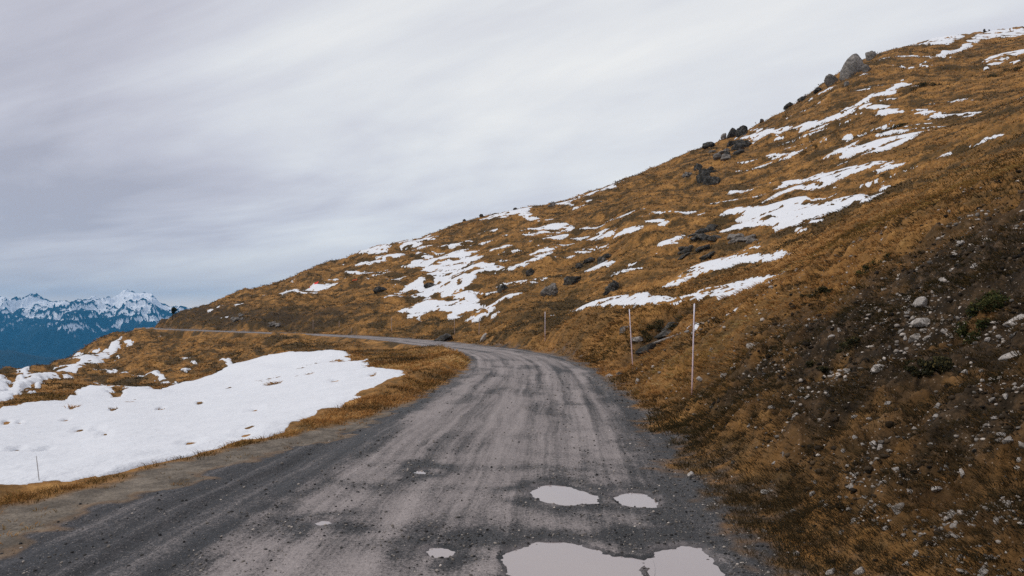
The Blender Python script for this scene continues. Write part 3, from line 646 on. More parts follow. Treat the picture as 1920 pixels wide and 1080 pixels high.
grass_pass(95000, 28, 225, lambda so, sh, nn, r, ss: (1 - .8 * so) * (np.abs(nn) > 2.5) * ((nn > 0) | (ss < 62) | (nn < -4.5)), lambda r: .10 + .0011 * r, lambda r: .004 + .00030 * r, 5, lambda r: .14 + .003 * r)
# dark matted heather on the bare soil of the bank
def d_heather(so, sh, nn, r, ss): return (nn > 2.6) * so * .9
HEATHER = True
grass_pass(66000, 2.4, 26, d_heather, lambda r: .035 + .0022 * r, lambda r: .0014 + .00030 * r, 12, lambda r: .06 + .005 * r, 8, 58)
HEATHER = False
# sparse short grass on the dry shoulder
grass_pass(9000, 5, 16, lambda so, sh, nn, r, ss: .55 * sh * sstep(-.1, .4, noise(nn * 3, ss * 1.2, 107)), lambda r: .035 + .001 * r, lambda r: .0012 + .0002 * r, 6, lambda r: .04 + .0 * r)
# a few long straw stems standing out of the bank
grass_pass(900, 3.6, 16, lambda so, sh, nn, r, ss: (nn > 2.8) * .6, lambda r: .26 + .01 * r, lambda r: .0009 + .00012 * r, 2, lambda r: .05 + 0 * r, 10, 42)
off = 0; VV = []; FF = []; TT = []
for v, f, t in parts:
    VV.append(v); FF.append(f + off); TT.append(t); off += len(v)
me = new_mesh('grass', np.concatenate(VV), np.concatenate(FF), False); attr(me, 'tint', np.concatenate(TT)); attr(me, 'hue', np.concatenate(HUE))
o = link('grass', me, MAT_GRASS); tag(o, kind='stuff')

# ------------------------------------------------------------------ rocks
def ico(sub):
    t = (1 + 5 ** .5) / 2
    v = [(-1, t, 0), (1, t, 0), (-1, -t, 0), (1, -t, 0), (0, -1, t), (0, 1, t), (0, -1, -t), (0, 1, -t), (t, 0, -1), (t, 0, 1), (-t, 0, -1), (-t, 0, 1)]
    f = [(0, 11, 5), (0, 5, 1), (0, 1, 7), (0, 7, 10), (0, 10, 11), (1, 5, 9), (5, 11, 4), (11, 10, 2), (10, 7, 6), (7, 1, 8), (3, 9, 4), (3, 4, 2), (3, 2, 6), (3, 6, 8), (3, 8, 9), (4, 9, 5), (2, 4, 11), (6, 2, 10), (8, 6, 7), (9, 8, 1)]
    v = [np.array(p) / math.sqrt(1 + t * t) for p in v]
    for _ in range(sub):
        cache = {}; nf = []
        def mid(a, b):
            k = (min(a, b), max(a, b))
            if k not in cache:
                p = v[a] + v[b]; v.append(p / np.linalg.norm(p)); cache[k] = len(v) - 1
            return cache[k]
        for a, b, c in f:
            x, y, z = mid(a, b), mid(b, c), mid(c, a); nf += [(a, x, z), (b, y, x), (c, z, y), (x, y, z)]
        f = nf
    return np.array(v), np.array(f)
ICO = {k: ico(k) for k in (0, 1, 2, 3, 4)}
def n3(p, s, seed): return (noise(p[:, 0] * s + p[:, 2] * s * .7, p[:, 1] * s - p[:, 2] * s * .4, seed) + noise(p[:, 1] * s + 5.2, p[:, 2] * s + 1.3 + p[:, 0] * s * .5, seed + 7)) * .6
def rock_shape(seed, sub=3, cuts=9, rough=.12, depth=(.55, .9)):
    """a lump with flat broken faces"""
    rs = np.random.default_rng(seed); v, f = ICO[sub]; v = v.copy()
    for _ in range(cuts):
        d = nrm(rs.normal(size=3)); h = rs.uniform(*depth); t = v @ d - h
        v = v - np.where(t > 0, t, 0)[:, None] * d * .92
    v = v * (1 + rough * n3(v, 2.0, seed) + rough * .5 * n3(v, 5.0, seed + 3) + rough * .35 * n3(v, 11.0, seed + 5))[:, None]
    return v, f
def scale_at(p): return p[1] / F           # metres per photograph pixel at that distance
def rotz(v, a):
    c, s = math.cos(a), math.sin(a); return np.stack([v[:, 0] * c - v[:, 1] * s, v[:, 0] * s + v[:, 1] * c, v[:, 2]], 1)
def roty(v, a):
    c, s = math.cos(a), math.sin(a); return np.stack([v[:, 0] * c - v[:, 2] * s, v[:, 1], v[:, 0] * s + v[:, 2] * c], 1)
def boulder(px, py, wpx, hpx, label, mat, seed, tilt=0, name='boulder', cat='boulder', depth=.8, group=None, sub=4, cuts=10, rough=.10, sink=.62, cd=(.5, .85)):
    """px, py: middle of the foot of the rock in the photograph"""
    p = at(px, py)[0]; k = scale_at(p)
    v, f = rock_shape(seed, sub, cuts + 4, rough * 1.6, cd)
    v = v / np.abs(v).max(0)
    v = v * [wpx * k / 2 * 1.1, wpx * k / 2 * depth, hpx * k / 2 * (1 + sink)]
    v = roty(v, RAD(tilt)); v[:, 2] += hpx * k / 2 * (1 - sink)
    v[:, 1] += wpx * k / 2 * depth * .3
    o = link(name, new_mesh(name, v, f, False), mat); o.location = p
    return tag(o, label, cat, group)
def outcrop(px, py, wpx, hpx, label, mat, seed, count=9, group=None):
    p = at(px, py)[0]; k = scale_at(p); rs = np.random.default_rng(seed)
    o = bpy.data.objects.new('rock_outcrop', None); COL.objects.link(o); o.location = p
    for q in range(count):
        v, f = rock_shape(seed * 31 + q, 3, 9, .14); v = v / np.abs(v).max(0)
        w = wpx * k * rs.uniform(.14, .30); h = hpx * k * rs.uniform(.22, .45)
        v = roty(v * [w, w * .8, h], rs.uniform(-.1, .5))
        ox = rs.uniform(-.42, .42) * wpx * k; up = rs.uniform(0, 1)
        g0 = at(px + ox / k, py - hpx * up * .9)[0]
        c = link('rock', new_mesh('rock', v, f, False), mat, o); c.location = (g0 - p) + [0, 0, h * .10]
    return tag(o, label, 'outcrop', group)
BG = 'boulders along the skyline of the hill'
boulder(1600, 139, 36, 42, 'big pale grey boulder standing tallest on the right skyline', MAT_PALEROCK, 14, -24, group=BG, cuts=3, rough=.05, cd=(.75, .95))
boulder(1633, 112, 19, 17, 'small grey boulder leaning on the upper right side of the biggest boulder', MAT_ROCK, 8, 0, group=BG)
boulder(1626, 134, 17, 15, 'low square grey boulder at the right foot of the biggest boulder', MAT_ROCK, 12, 0, group=BG)
boulder(1562, 156, 26, 20, 'grey boulder on the skyline just below and left of the biggest one', MAT_ROCK, 17, 25, group=BG)
boulder(1588, 160, 10, 9, 'small grey boulder in the grass under the biggest boulder', MAT_ROCK, 19, 20, group=BG)
boulder(1535, 171, 16, 8, 'flat dark boulder beside a snow fleck on the skyline', MAT_DARKROCK, 23, 15, group=BG)
boulder(1505, 187, 20, 10, 'dark ledge of rock on the skyline between the two boulder clusters', MAT_DARKROCK, 24, 25, group=BG)
boulder(1480, 200, 18, 9, 'dark broken rock on the steep skyline, lower of the ledge rocks', MAT_DARKROCK, 27, 25, group=BG)
boulder(1374, 256, 26, 18, 'dark reddish boulder, left half of the round pair on the skyline', MAT_DARKROCK, 31, 0, group=BG)
boulder(1394, 254, 27, 19, 'dark mossy boulder, right half of the round pair on the skyline', MAT_DARKROCK, 37, 0, group=BG)
boulder(1358, 261, 12, 14, 'small grey boulder left of the round dark pair on the skyline', MAT_ROCK, 41, 0, group=BG)
boulder(1327, 276, 27, 11, 'long low boulder lying on the skyline left of the round dark pair', MAT_DARKROCK, 43, 8, group=BG)
boulder(1428, 226, 10, 7, 'tiny dark rock on the skyline right of the round dark pair', MAT_DARKROCK, 45, 20, group=BG)
boulder(903, 406, 9, 5, 'tiny dark rock on the skyline, first of two by the ragged snow patch', MAT_DARKROCK, 47, 0, group=BG)
boulder(966, 393, 8, 5, 'tiny dark rock on the skyline, second of two by the ragged snow patch', MAT_DARKROCK, 48, 0, group=BG)
boulder(1036, 388, 16, 11, 'small grey rock between two skyline snow patches', MAT_ROCK, 49, 0, group=BG)
boulder(871, 411, 7, 4, 'tiny rock at the left end of the skyline snow', MAT_DARKROCK, 50, 0, group=BG)
boulder(1846, 59, 5, 5, 'tiny dark cairn on the summit, left of a pair', MAT_DARKROCK, 51, 0, 'cairn', 'cairn')
boulder(1855, 58, 3, 3, 'tiny dark cairn on the summit, right of a pair', MAT_DARKROCK, 52, 0, 'cairn', 'cairn')
HG = 'rocks and outcrops in the grass of the hill'
boulder(1137, 490, 34, 17, 'rounded blue grey rock lying alone in the middle of the hill', MAT_DARKROCK, 55, 22, group=HG)
boulder(1105, 490, 26, 8, 'narrow dark rock left of the rounded blue grey rock', MAT_DARKROCK, 56, 15, group=HG)
boulder(1086, 502, 18, 9, 'dark low rock below the narrow one in the middle of the hill', MAT_DARKROCK, 57, 10, group=HG)
boulder(1031, 554, 34, 24, 'rough brown grey rock standing in the golden grass above the bend', MAT_ROCK, 59, 0, group=HG, cuts=14, rough=.2)
boulder(1071, 532, 40, 18, 'slanting black rock face right of the rough brown rock', MAT_DARKROCK, 61, 33, group=HG)
boulder(995, 516, 17, 12, 'dark rock right of the branching snow, upper of two', MAT_DARKROCK, 63, 15, group=HG)
boulder(942, 545, 25, 15, 'dark rock right of the branching snow, lower of two', MAT_DARKROCK, 64, 30, group=HG)
boulder(1150, 545, 40, 20, 'wide dark broken rock above the lowest snow stripe', MAT_DARKROCK, 65, 18, group=HG, rough=.25)
boulder(806, 540, 26, 11, 'dark rock poking out of the branching snow patch', MAT_DARKROCK, 67, 5, group=HG)
boulder(712, 548, 27, 16, 'dark grey rock in the grass left of the branching snow patch', MAT_DARKROCK, 69, 28, group=HG)
boulder(1290, 332, 26, 14, 'pale broken rock below the skyline boulders, lower left', MAT_ROCK, 71, 10, group=HG, rough=.25)
outcrop(1349, 300, 38, 22, 'pale streaked outcrop under the round dark boulders', MAT_ROCK, 73, group=HG)
outcrop(1380, 296, 52, 30, 'black shadowed overhang beside the pale streaked outcrop', MAT_DARKROCK, 74, group=HG)
outcrop(1325, 345, 50, 30, 'dark rubbly outcrop lower down under the pale streaked one', MAT_DARKROCK, 75, group=HG)
outcrop(1325, 452, 62, 22, 'dark craggy outcrop below the broad snow stripe, left half', MAT_DARKROCK, 77, group=HG)
outcrop(1392, 462, 64, 20, 'pale streaked craggy outcrop below the broad snow stripe, right half', MAT_ROCK, 78, group=HG)
outcrop(1305, 482, 56, 18, 'low dark rubble outcrop at the foot of the craggy pair', MAT_DARKROCK, 79, group=HG)
boulder(1332, 430, 28, 11, 'dark mossy rock at the lower edge of the broad snow stripe', MAT_DARKROCK, 80, 15, group=HG)
outcrop(445, 602, 26, 12, 'pale scree rock in the cutting above the far road', MAT_ROCK, 81, group=HG)
outcrop(512, 612, 26, 9, 'grey scree rock at the foot of the far cutting', MAT_ROCK, 82, group=HG)
GG = 'flat rocks around the gully beside the road'
boulder(1193, 640, 26, 8, 'pale flat rock behind the second pole in the gully', MAT_ROCK, 84, 0, group=GG, sub=3)
boulder(1172, 622, 22, 12, 'grey rock above the flat one, behind the second pole', MAT_ROCK, 85, 15, group=GG, sub=3)
boulder(1262, 616, 46, 12, 'dark flat slab tucked under the turf, upper of two in the gully', MAT_DARKROCK, 86, 8, group=GG, sub=3)
boulder(1250, 630, 44, 12, 'dark flat slab tucked under the turf, lower of two in the gully', MAT_DARKROCK, 87, 12, group=GG, sub=3)
boulder(1164, 704, 16, 10, 'flat grey rock at the mouth of the gully by the road', MAT_ROCK, 88, 0, group=GG, sub=3)
boulder(1215, 662, 44, 16, 'dark blue grey rock face below the pale beam in the gully', MAT_DARKROCK, 90, 14, group=GG, sub=3)
boulder(831, 640, 34, 14, 'dark blue black heap of grit beside the road at the bend', MAT_DARKROCK, 89, 12, 'grit_heap', 'heap', rough=.08, cuts=2)

# long pale beam across the gully
mbm, nt, b = M('weathered_beam'); g = N(nt); P = g.coord()
g.put(b.inputs['Base Color'], g.ramp(g.noise(g.vmath('MULTIPLY', P, (4, 4, 30)), 2, 5), [(.3, (.10, .095, .09)), (.6, (.28, .265, .25))]))
def bar(name, a, bb, r0, r1, mat, seg=8):
    a = np.array(a, float); bb = np.array(bb, float); d = bb - a; L = np.linalg.norm(d); d /= L
    s = nrm(np.cross(d, [.3, 1, .2])); t = np.cross(d, s); Vv = []; Fq = []
    rows = np.linspace(0, 1, 7)
    for q in rows:
        rr = r0 + (r1 - r0) * q
        for i in range(seg):
            w = 2 * math.pi * i / seg; Vv.append(d * L * q + (s * math.cos(w) + t * math.sin(w)) * rr)
    for j in range(len(rows) - 1):
        for i in range(seg):
            k = (i + 1) % seg; Fq.append((j * seg + i, j * seg + k, (j + 1) * seg + k, (j + 1) * seg + i))
    n0 = len(Vv); Vv.append(d * 0); Vv.append(d * (L + r1 * .6)); e = (len(rows) - 1) * seg
    tri = [(n0, (i + 1) % seg, i, i) for i in range(0)]
    me = bpy.data.meshes.new(name)
    faces = [tuple(q) for q in Fq] + [((i + 1) % seg, i, n0) for i in range(seg)] + [(e + i, e + (i + 1) % seg, n0 + 1) for i in range(seg)]
    me.from_pydata([tuple(v) for v in Vv], [], faces); me.update()
    for p in me.polygons: p.use_smooth = True
    o = link(name, me, mat); o.location = a; return o
ga, gb = at([1222, 1290], [646, 626]); ga[2] += .02; gb[2] += .05
o = bar('beam', ga, gb, .05, .04, mbm); tag(o, 'long weathered pale beam lying slanted across the gully behind the poles', 'beam')

# pale leaning marker slab
p = at(903, 641)[0]; k = scale_at(p); v, f = rock_shape(93, 3, 8, .06); v = v / np.abs(v).max(0) * [4.0 * k, 2.5 * k, 10.5 * k]; v = roty(v, RAD(-33)); v[:, 2] += 8 * k; v[:, 0] += 4 * k
o = link('marker_stone', new_mesh('marker_stone', v, f), MAT_STONE); o.location = p; tag(o, 'pale pointed slab leaning by the road at the bend', 'stone')

# ------------------------------------------------------------------ snow poles
mpo, nt, b = M('pole_paint'); g = N(nt); tc = nt.nodes.new('ShaderNodeTexCoord').outputs['Generated']
zz = g.sep(tc)[2]
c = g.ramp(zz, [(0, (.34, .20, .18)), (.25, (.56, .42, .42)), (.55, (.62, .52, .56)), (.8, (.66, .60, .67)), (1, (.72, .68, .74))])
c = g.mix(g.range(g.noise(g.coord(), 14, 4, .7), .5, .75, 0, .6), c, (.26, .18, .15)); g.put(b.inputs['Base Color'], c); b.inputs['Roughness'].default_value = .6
mwp, nt, b = M('weathered_pole'); g = N(nt)
g.put(b.inputs['Base Color'], g.ramp(g.noise(g.coord(), 8, 4, .7), [(.3, (.22, .15, .12)), (.65, (.46, .36, .31))]))
mdp, nt, b = M('grey_pole'); b.inputs['Base Color'].default_value = (.50, .50, .50, 1)
for (bx, by, tx, ty, rad, mat, lab) in [
    (1297, 742, 1302, 570, .0155, mpo, 'tall pinkish snow pole nearest the camera on the stony bank'),
    (1187, 690, 1180, 580, .0175, mpo, 'pinkish snow pole leaning left at the mouth of the gully'),
    (1022, 640, 1022, 585, .022, mpo, 'reddish snow pole standing alone right of the leaning marker slab'),
    (898, 627, 899, 596, .030, mwp, 'snow pole just left of the leaning marker slab'),
    (852, 628, 852, 598, .028, mwp, 'snow pole between the dark heap and the leaning marker slab'),
    (734, 623, 734, 597, .040, mwp, 'snow pole left of the dark heap, below the branching snow'),
    (659, 624, 659, 614, .030, mwp, 'short faint post at the edge of the far road'),
    (636, 614, 636, 602, .045, mwp, 'faint snow pole above the far road, second from the left'),
    (587, 619, 587, 600, .045, mwp, 'faint snow pole farthest left above the far road'),
    (76, 902, 68, 855, .005, mdp, 'thin grey stake leaning in the snow field at the lower left')]:
    p = at(bx, by)[0]; k = scale_at(p)
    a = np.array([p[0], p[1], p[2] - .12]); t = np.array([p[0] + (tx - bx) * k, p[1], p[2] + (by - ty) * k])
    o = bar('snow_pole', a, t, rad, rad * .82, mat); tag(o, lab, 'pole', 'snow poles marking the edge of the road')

# ------------------------------------------------------------------ cloths on the hill
mrd, nt, b = M('red_cloth'); g = N(nt); g.put(b.inputs['Base Color'], g.mix(g.noise(g.coord(), 3, 3), (.55, .02, .02), (.72, .06, .04))); b.inputs['Roughness'].default_value = .6
mor, nt, b = M('orange_cloth'); b.inputs['Base Color'].default_value = (.42, .085, .03, 1)
def cloth(px, py, wpx, hpx, slant, mat, label):
    p = at(px, py)[0]; k = scale_at(p); nx, ny = 22, 10; Vv = []; 
    for j in range(ny):
        for i in range(nx):
            a = i / (nx - 1) - .5; c = j / (ny - 1) - .5
            edge = 1 - .25 * abs(a * 2) ** 3
            x = a * wpx * k; y = c * wpx * k * .5 * edge
            zz = height(np.array([p[0] + x]), np.array([p[1] + y]))[0] - p[2]
            zz += .06 + hpx * k * .55 * math.exp(-(c * 3) ** 2) * edge * (.75 + .35 * math.sin(a * 19 + 2 * math.sin(c * 5))) + slant * a * wpx * k * .3
            Vv.append((x, y, zz))
    Fq = [(j * nx + i, j * nx + i + 1, (j + 1) * nx + i + 1, (j + 1) * nx + i) for j in range(ny - 1) for i in range(nx - 1)]
    o = link('tarpaulin', new_mesh('tarpaulin', Vv, Fq), mat); o.location = p
    md = o.modifiers.new('thickness', 'SOLIDIFY'); md.thickness = .03
    return tag(o, label, 'tarpaulin')
cloth(589, 536, 17, 6, .5, mrd, 'crumpled bright red sheet lying above a snow patch on the hill')
cloth(665, 526, 9, 5, .3, mor, 'small dull orange sheet lying at the end of a snow streak')

# ------------------------------------------------------------------ shrubs and the lone tree
def leaf_cloud(n, ctr, rad, size, rs, flat=1.0):
    d = nrm(rs.normal(size=(n, 3))); q = d * (rs.uniform(0, 1, n) ** .4)[:, None]
    lump = 1 + .45 * n3(d, 2.2, int(rs.integers(1, 999)))
    c = np.array(ctr) + q * lump[:, None] * np.array(rad)
    a = nrm(rs.normal(size=(n, 3))); b2 = nrm(np.cross(a, rs.normal(size=(n, 3)))); s = (size * rs.uniform(.5, 1.4, n))[:, None]
    Vv = np.stack([c - a * s, c + b2 * s * .45, c + a * s, c - b2 * s * .45], 1).reshape(-1, 3)
    Fq = np.arange(n * 4).reshape(n, 4)
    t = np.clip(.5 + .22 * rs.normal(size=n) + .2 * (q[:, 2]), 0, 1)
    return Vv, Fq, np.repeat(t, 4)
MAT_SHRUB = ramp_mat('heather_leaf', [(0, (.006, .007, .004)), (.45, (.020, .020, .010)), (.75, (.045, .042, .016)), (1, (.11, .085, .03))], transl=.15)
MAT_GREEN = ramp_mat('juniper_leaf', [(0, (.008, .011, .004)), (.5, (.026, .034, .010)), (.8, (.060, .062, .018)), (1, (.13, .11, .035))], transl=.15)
def shrub(px, py, wpx, hpx, label, mat, seed, n=2600):
    p = at(px, py)[0]; k = scale_at(p); rs = np.random.default_rng(seed)
    w = wpx * k / 2; h = hpx * k
    Vs, Fs, Ts = [], [], []; off = 0
    h *= .62; NB = 15
    for q in range(NB):
        ox = rs.uniform(-1, 1) * w; oy = rs.uniform(-.7, .7) * w * math.sqrt(max(0, 1 - (ox / w) ** 2)); f_ = 1 - .6 * abs(ox / w); rr_ = w * rs.uniform(.14, .30)
        gz_ = float(height(np.array([p[0] + ox]), np.array([p[1] + oy]))[0] - p[2])
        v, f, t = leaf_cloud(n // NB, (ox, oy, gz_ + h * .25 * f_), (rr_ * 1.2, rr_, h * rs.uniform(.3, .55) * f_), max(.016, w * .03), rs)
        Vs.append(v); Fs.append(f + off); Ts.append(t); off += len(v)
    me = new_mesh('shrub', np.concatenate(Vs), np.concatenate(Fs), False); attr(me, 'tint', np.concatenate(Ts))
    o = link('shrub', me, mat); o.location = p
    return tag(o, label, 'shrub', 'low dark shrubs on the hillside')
shrub(1850, 602, 110, 70, 'large black green shrub high on the stony bank at the right', MAT_GREEN, 1, 4200)
shrub(1640, 500, 60, 34, 'green leafy shrub on the crest of the stony bank', MAT_GREEN, 2)
shrub(1530, 560, 60, 32, 'dark heather clump in the middle of the stony bank', MAT_SHRUB, 4)
shrub(1565, 668, 90, 40, 'wide black heather clump above the row of white stones', MAT_SHRUB, 5, 3400)
shrub(1745, 690, 80, 46, 'dark heather clump in a hollow of the bank, right of the white wedge stone', MAT_SHRUB, 6, 3000)
shrub(1670, 243, 60, 16, 'low dark juniper under the long curved snow patch', MAT_SHRUB, 7)
shrub(1478, 272, 20, 10, 'small round juniper left of the long curved snow patch', MAT_SHRUB, 8, 900)
shrub(1585, 168, 14, 8, 'tiny round juniper in the grass below the biggest boulder', MAT_SHRUB, 9, 700)
shrub(1880, 140, 60, 22, 'dark juniper mat under the summit at the right edge', MAT_SHRUB, 10)
shrub(1735, 160, 56, 16, 'dark juniper mat on the upper slope right of the big boulder', MAT_SHRUB, 14)
shrub(1520, 283, 44, 12, 'flat juniper mat left of the feathered snow patch', MAT_SHRUB, 15, 1500)
shrub(1245, 622, 84, 40, 'black heather overhang on the turf lip of the gully', MAT_SHRUB, 12, 4200)
shrub(584, 574, 14, 8, 'small dark juniper on the left part of the hill', MAT_SHRUB, 13, 700)

tp = at(326, 598)[0]; k = scale_at(tp)
tree = bpy.data.objects.new('tree', None); COL.objects.link(tree); tree.location = tp
tag(tree, 'lone small dark tree on the skyline where the far road disappears', 'tree')
mtr, nt, b = M('bark'); b.inputs['Base Color'].default_value = (.05, .04, .03, 1)
for dx, lean_ in ((-2.6, .4), (2.6, -.6)):
    o = bar('trunk', (dx * k, 0, -.2), ((dx + lean_) * k, .1, 15 * k), .10, .06, mtr); o.parent = tree
rs = np.random.default_rng(5); Vs, Fs, Ts = [], [], []; off = 0
for cx_, cz_, rx_, rz_ in ((-1.5, 15, 3.2, 5.5), (0, 19, 3.8, 3.6), (3.0, 17.5, 2.6, 3.0), (-2.6, 18.2, 2.2, 2.6)):
    v, f, t = leaf_cloud(700, (cx_ * k, 0, cz_ * k), (rx_ * k, rx_ * k, rz_ * k), .10, rs); Vs.append(v); Fs.append(f + off); Ts.append(t); off += len(v)
me = new_mesh('crown', np.concatenate(Vs), np.concatenate(Fs), False); attr(me, 'tint', np.concatenate(Ts)); o = link('crown', me, MAT_GREEN, tree)

# ------------------------------------------------------------------ stones of the near bank
SG = 'pale stones strewn over the near bank'
SH = 'pale angular stone strewn in the brown grass of the near bank'
TR = [
 (1439,924,24,13,'flat white stone at the foot of the bank, above the dark gravel'), (1433,998,13,11,'round white stone on the gravel at the foot of the bank'),
 (1490,1041,18,8,'flat white stone low on the bank near the bottom picture edge'), (1556,1076,26,12,'white slab at the bottom picture edge, left of two'),
 (1613,1074,24,15,'white slab at the bottom picture edge, right of two'), (1582,847,10,10,None), (1639,833,16,11,'white stone on the bank with a grey chip beside it'),
 (1754,917,27,11,'long flat white stone in the brown grass of the lower bank'), (1785,970,28,17,'pinkish brick shaped stone low on the right of the bank'),
 (1682,956,28,17,'rough tan stone left of the pinkish brick shaped one'), (1578,1001,11,11,'round cream stone in the dark grass of the lower bank'),
 (1645,693,27,16,'bright white wedge shaped stone in the middle of the bank'), (1591,698,18,10,'white stone left of the bright wedge shaped one'), (1558,700,10,8,None),
 (1487,756,17,9,None), (1376,692,15,11,'pale stone right of the nearest pole'), (1312,712,14,11,'grey stone at the foot of the nearest pole'),
 (1196,718,10,13,'upright cream stone just below the leaning pole'), (1374,869,13,8,None), (1450,870,13,8,None), (1469,853,6,12,None), (1295,892,18,12,'pale crumbled stone at the edge of the road right of the puddles'),
 (1487,958,17,9,None), (1805,892,13,19,'jagged white stone standing in the grass right of centre of the bank'), (1912,863,17,9,None), (1914,836,18,14,None), (1892,827,25,14,None),
 (1746,833,17,9,None), (1811,700,10,10,'small squarish grey stone in the dark soil'), (1726,702,9,13,None), (1859,712,15,9,None), (1886,746,12,11,'round grey stone at the right edge of the bank'),
 (1730,574,34,24,'large pale boulder half buried high on the stony bank'), (1730,604,40,18,'pale flat slab under the large half buried boulder'), (1805,457,18,9,None), (1789,481,13,10,None), (1766,527,13,9,None),
 (1829,500,19,9,None), (1900,606,40,22,'large pale rock at the right picture edge of the bank'), (1718,637,28,16,'blue white stone beside a cream one on the bank'), (1698,637,11,11,'cream stone beside the blue white one'),
 (1559,635,15,10,None), (1574,622,10,10,None), (1896,670,54,18,'long pale rock ledge at the right picture edge'), (1770,622,20,10,None), (1825,636,20,12,None), (1853,638,18,11,None),
 (1413,651,34,12,'slanted tan slab on the bank right of the nearest pole'), (1334,658,9,11,None), (1358,708,14,12,None), (1141,706,22,7,'white crumbled stone at the road edge by the gully'),
 (1700,1060,16,9,None), (1740,1022,12,8,None), (1640,960,10,8,None), (1890,945,12,9,None), (1530,905,10,7,None), (1600,905,9,7,None), (1405,800,10,8,None), (1340,800,9,7,None)]
def stone_mesh(seed, sub=2): 
    v, f = rock_shape(seed, sub, 15, .05, (.30, .8)); return v / np.abs(v).max(0), f
def place_stone(me_v, me_f, p, w, h, rz, ry, label, group, name='stone'):
    v = me_v * [w / 2, w * .4, h / 2]; v = roty(v, ry); v = rotz(v, rz)
    o = link(name, new_mesh(name, v, me_f, False), MAT_STONE); o.location = (p[0], p[1], p[2] + h * .10)
    return tag(o, label, 'stone', group)
SM = [stone_mesh(200 + i) for i in range(12)]
for i, (px, py, w, h, lab) in enumerate(TR):
    p = at(px, py)[0]; k = scale_at(p); v, f = stone_mesh(300 + i, 3)
    place_stone(v, f, p, w * k, h * k * 1.25, random.uniform(-.3, .3), RAD(random.uniform(5, 28)), lab or SH, SG)
# strewn at random over the bank, the larger ones as stones of their own (sharing mesh data)
shared = []
for v, f in SM:
    me = new_mesh('stone', v * [.5, .4, .34], f, False); me.materials.append(MAT_STONE); shared.append(me)
th, lr = scatter(30000, 4.2, 22, 9, 40)
soil_s = samp(soil_a, th, lr); n_s = samp(gn, th, lr); ok = (n_s > 2.9) & (RNG.uniform(0, 1, len(th)) < .10 + .9 * soil_s * sstep(-.05, .45, fbm(np.sin(th) * np.exp(lr) * .9, np.cos(th) * np.exp(lr) * .9, 121, 3)) * 1.1)
th, lr = th[ok], lr[ok]; r = np.exp(lr); x = np.sin(th) * r; y = np.cos(th) * r; z = height(x, y)
size = (.009 + .030 * RNG.uniform(0, 1, len(x)) ** 4.0) * (.60 + .055 * r)
order = np.argsort(-size / r)
big, small = order[:235], order[235:]
for i in big:
    o = bpy.data.objects.new('stone', shared[int(RNG.integers(12))]); COL.objects.link(o)
    s = float(size[i]) * 2.1; o.location = (x[i], y[i], z[i] + s * .02); o.scale = (s, s, s * .8); o.rotation_euler = (random.uniform(-.4, .4), random.uniform(-.2, .7), random.uniform(0, 6.28))
    tag(o, SH, 'stone', SG)
def pebbles(name, x, y, z, size, mat, tint):
    v0, f0 = ICO[0]; n = len(x); k = len(v0)
    jit = RNG.uniform(.65, 1.25, (n, k, 1)); sc3 = RNG.uniform(.6, 1.3, (n, 1, 3)) * [1, 1, .7]
    Vv = v0[None] * jit * sc3 * size[:, None, None] + np.stack([x, y, z + size * .25], 1)[:, None]
    Ff = (f0[None] + (np.arange(n) * k)[:, None, None]).reshape(-1, 3)
    me = new_mesh(name, Vv.reshape(-1, 3), Ff, False); attr(me, 'tint', np.repeat(tint, k))
    o = link(name, me, mat); return tag(o, kind='stuff')
MAT_CLOD = ramp_mat('clod', [(0, (.006, .005, .004)), (.5, (.030, .021, .013)), (1, (.085, .058, .034))])
MAT_PEB = ramp_mat('pebble', [(0, (.014, .014, .015)), (.4, (.05, .048, .046)), (.7, (.17, .15, .13)), (1, (.45, .40, .35))])
pebbles('rubble', x[small], y[small], z[small], size[small] * .95, MAT_PEB, np.clip(.80 + .2 * RNG.normal(size=len(small)), 0, 1))
th, lr = scatter(38000, 3, 24, 9, 58); ok = RNG.uniform(0, 1, len(th)) < samp(soil_a, th, lr) * sstep(-.3, .3, noise(np.sin(th) * np.exp(lr) * 1.6, np.cos(th) * np.exp(lr) * 1.6, 131))
th, lr = th[ok], lr[ok]; r = np.exp(lr); x = np.sin(th) * r; y = np.cos(th) * r
pebbles('soil_clods', x, y, height(x, y), (.010 + .030 * RNG.uniform(0, 1, len(x)) ** 3) * (.6 + .06 * r), MAT_CLOD, np.clip(.4 + .3 * RNG.normal(size=len(x)), 0, 1))
th, lr = scatter(120000, 3.6, 24, -40, 25); r = np.exp(lr); x = np.sin(th) * r; y = np.cos(th) * r
dk = samp(dark_a, th, lr); rd = samp(road_a, th, lr); pd = samp(gp, th, lr); nn = samp(gn, th, lr)
ok = (rd > .12) & (pd < np.where(RNG.uniform(0, 1, len(x)) < .25, .07, -.02)) & (RNG.uniform(0, 1, len(x)) < .016 + .5 * np.clip(dk, 0, 1) * (nn > -1.9) + .10 * (nn < -1.9))
x, y, r, nn = x[ok], y[ok], r[ok], nn[ok]; z = height(x, y)
pebbles('gravel', x, y, z, (.0035 + .013 * RNG.uniform(0, 1, len(x)) ** 5) * (.6 + .05 * r), MAT_PEB, np.clip(.48 + .24 * RNG.normal(size=len(x)), 0, 1))

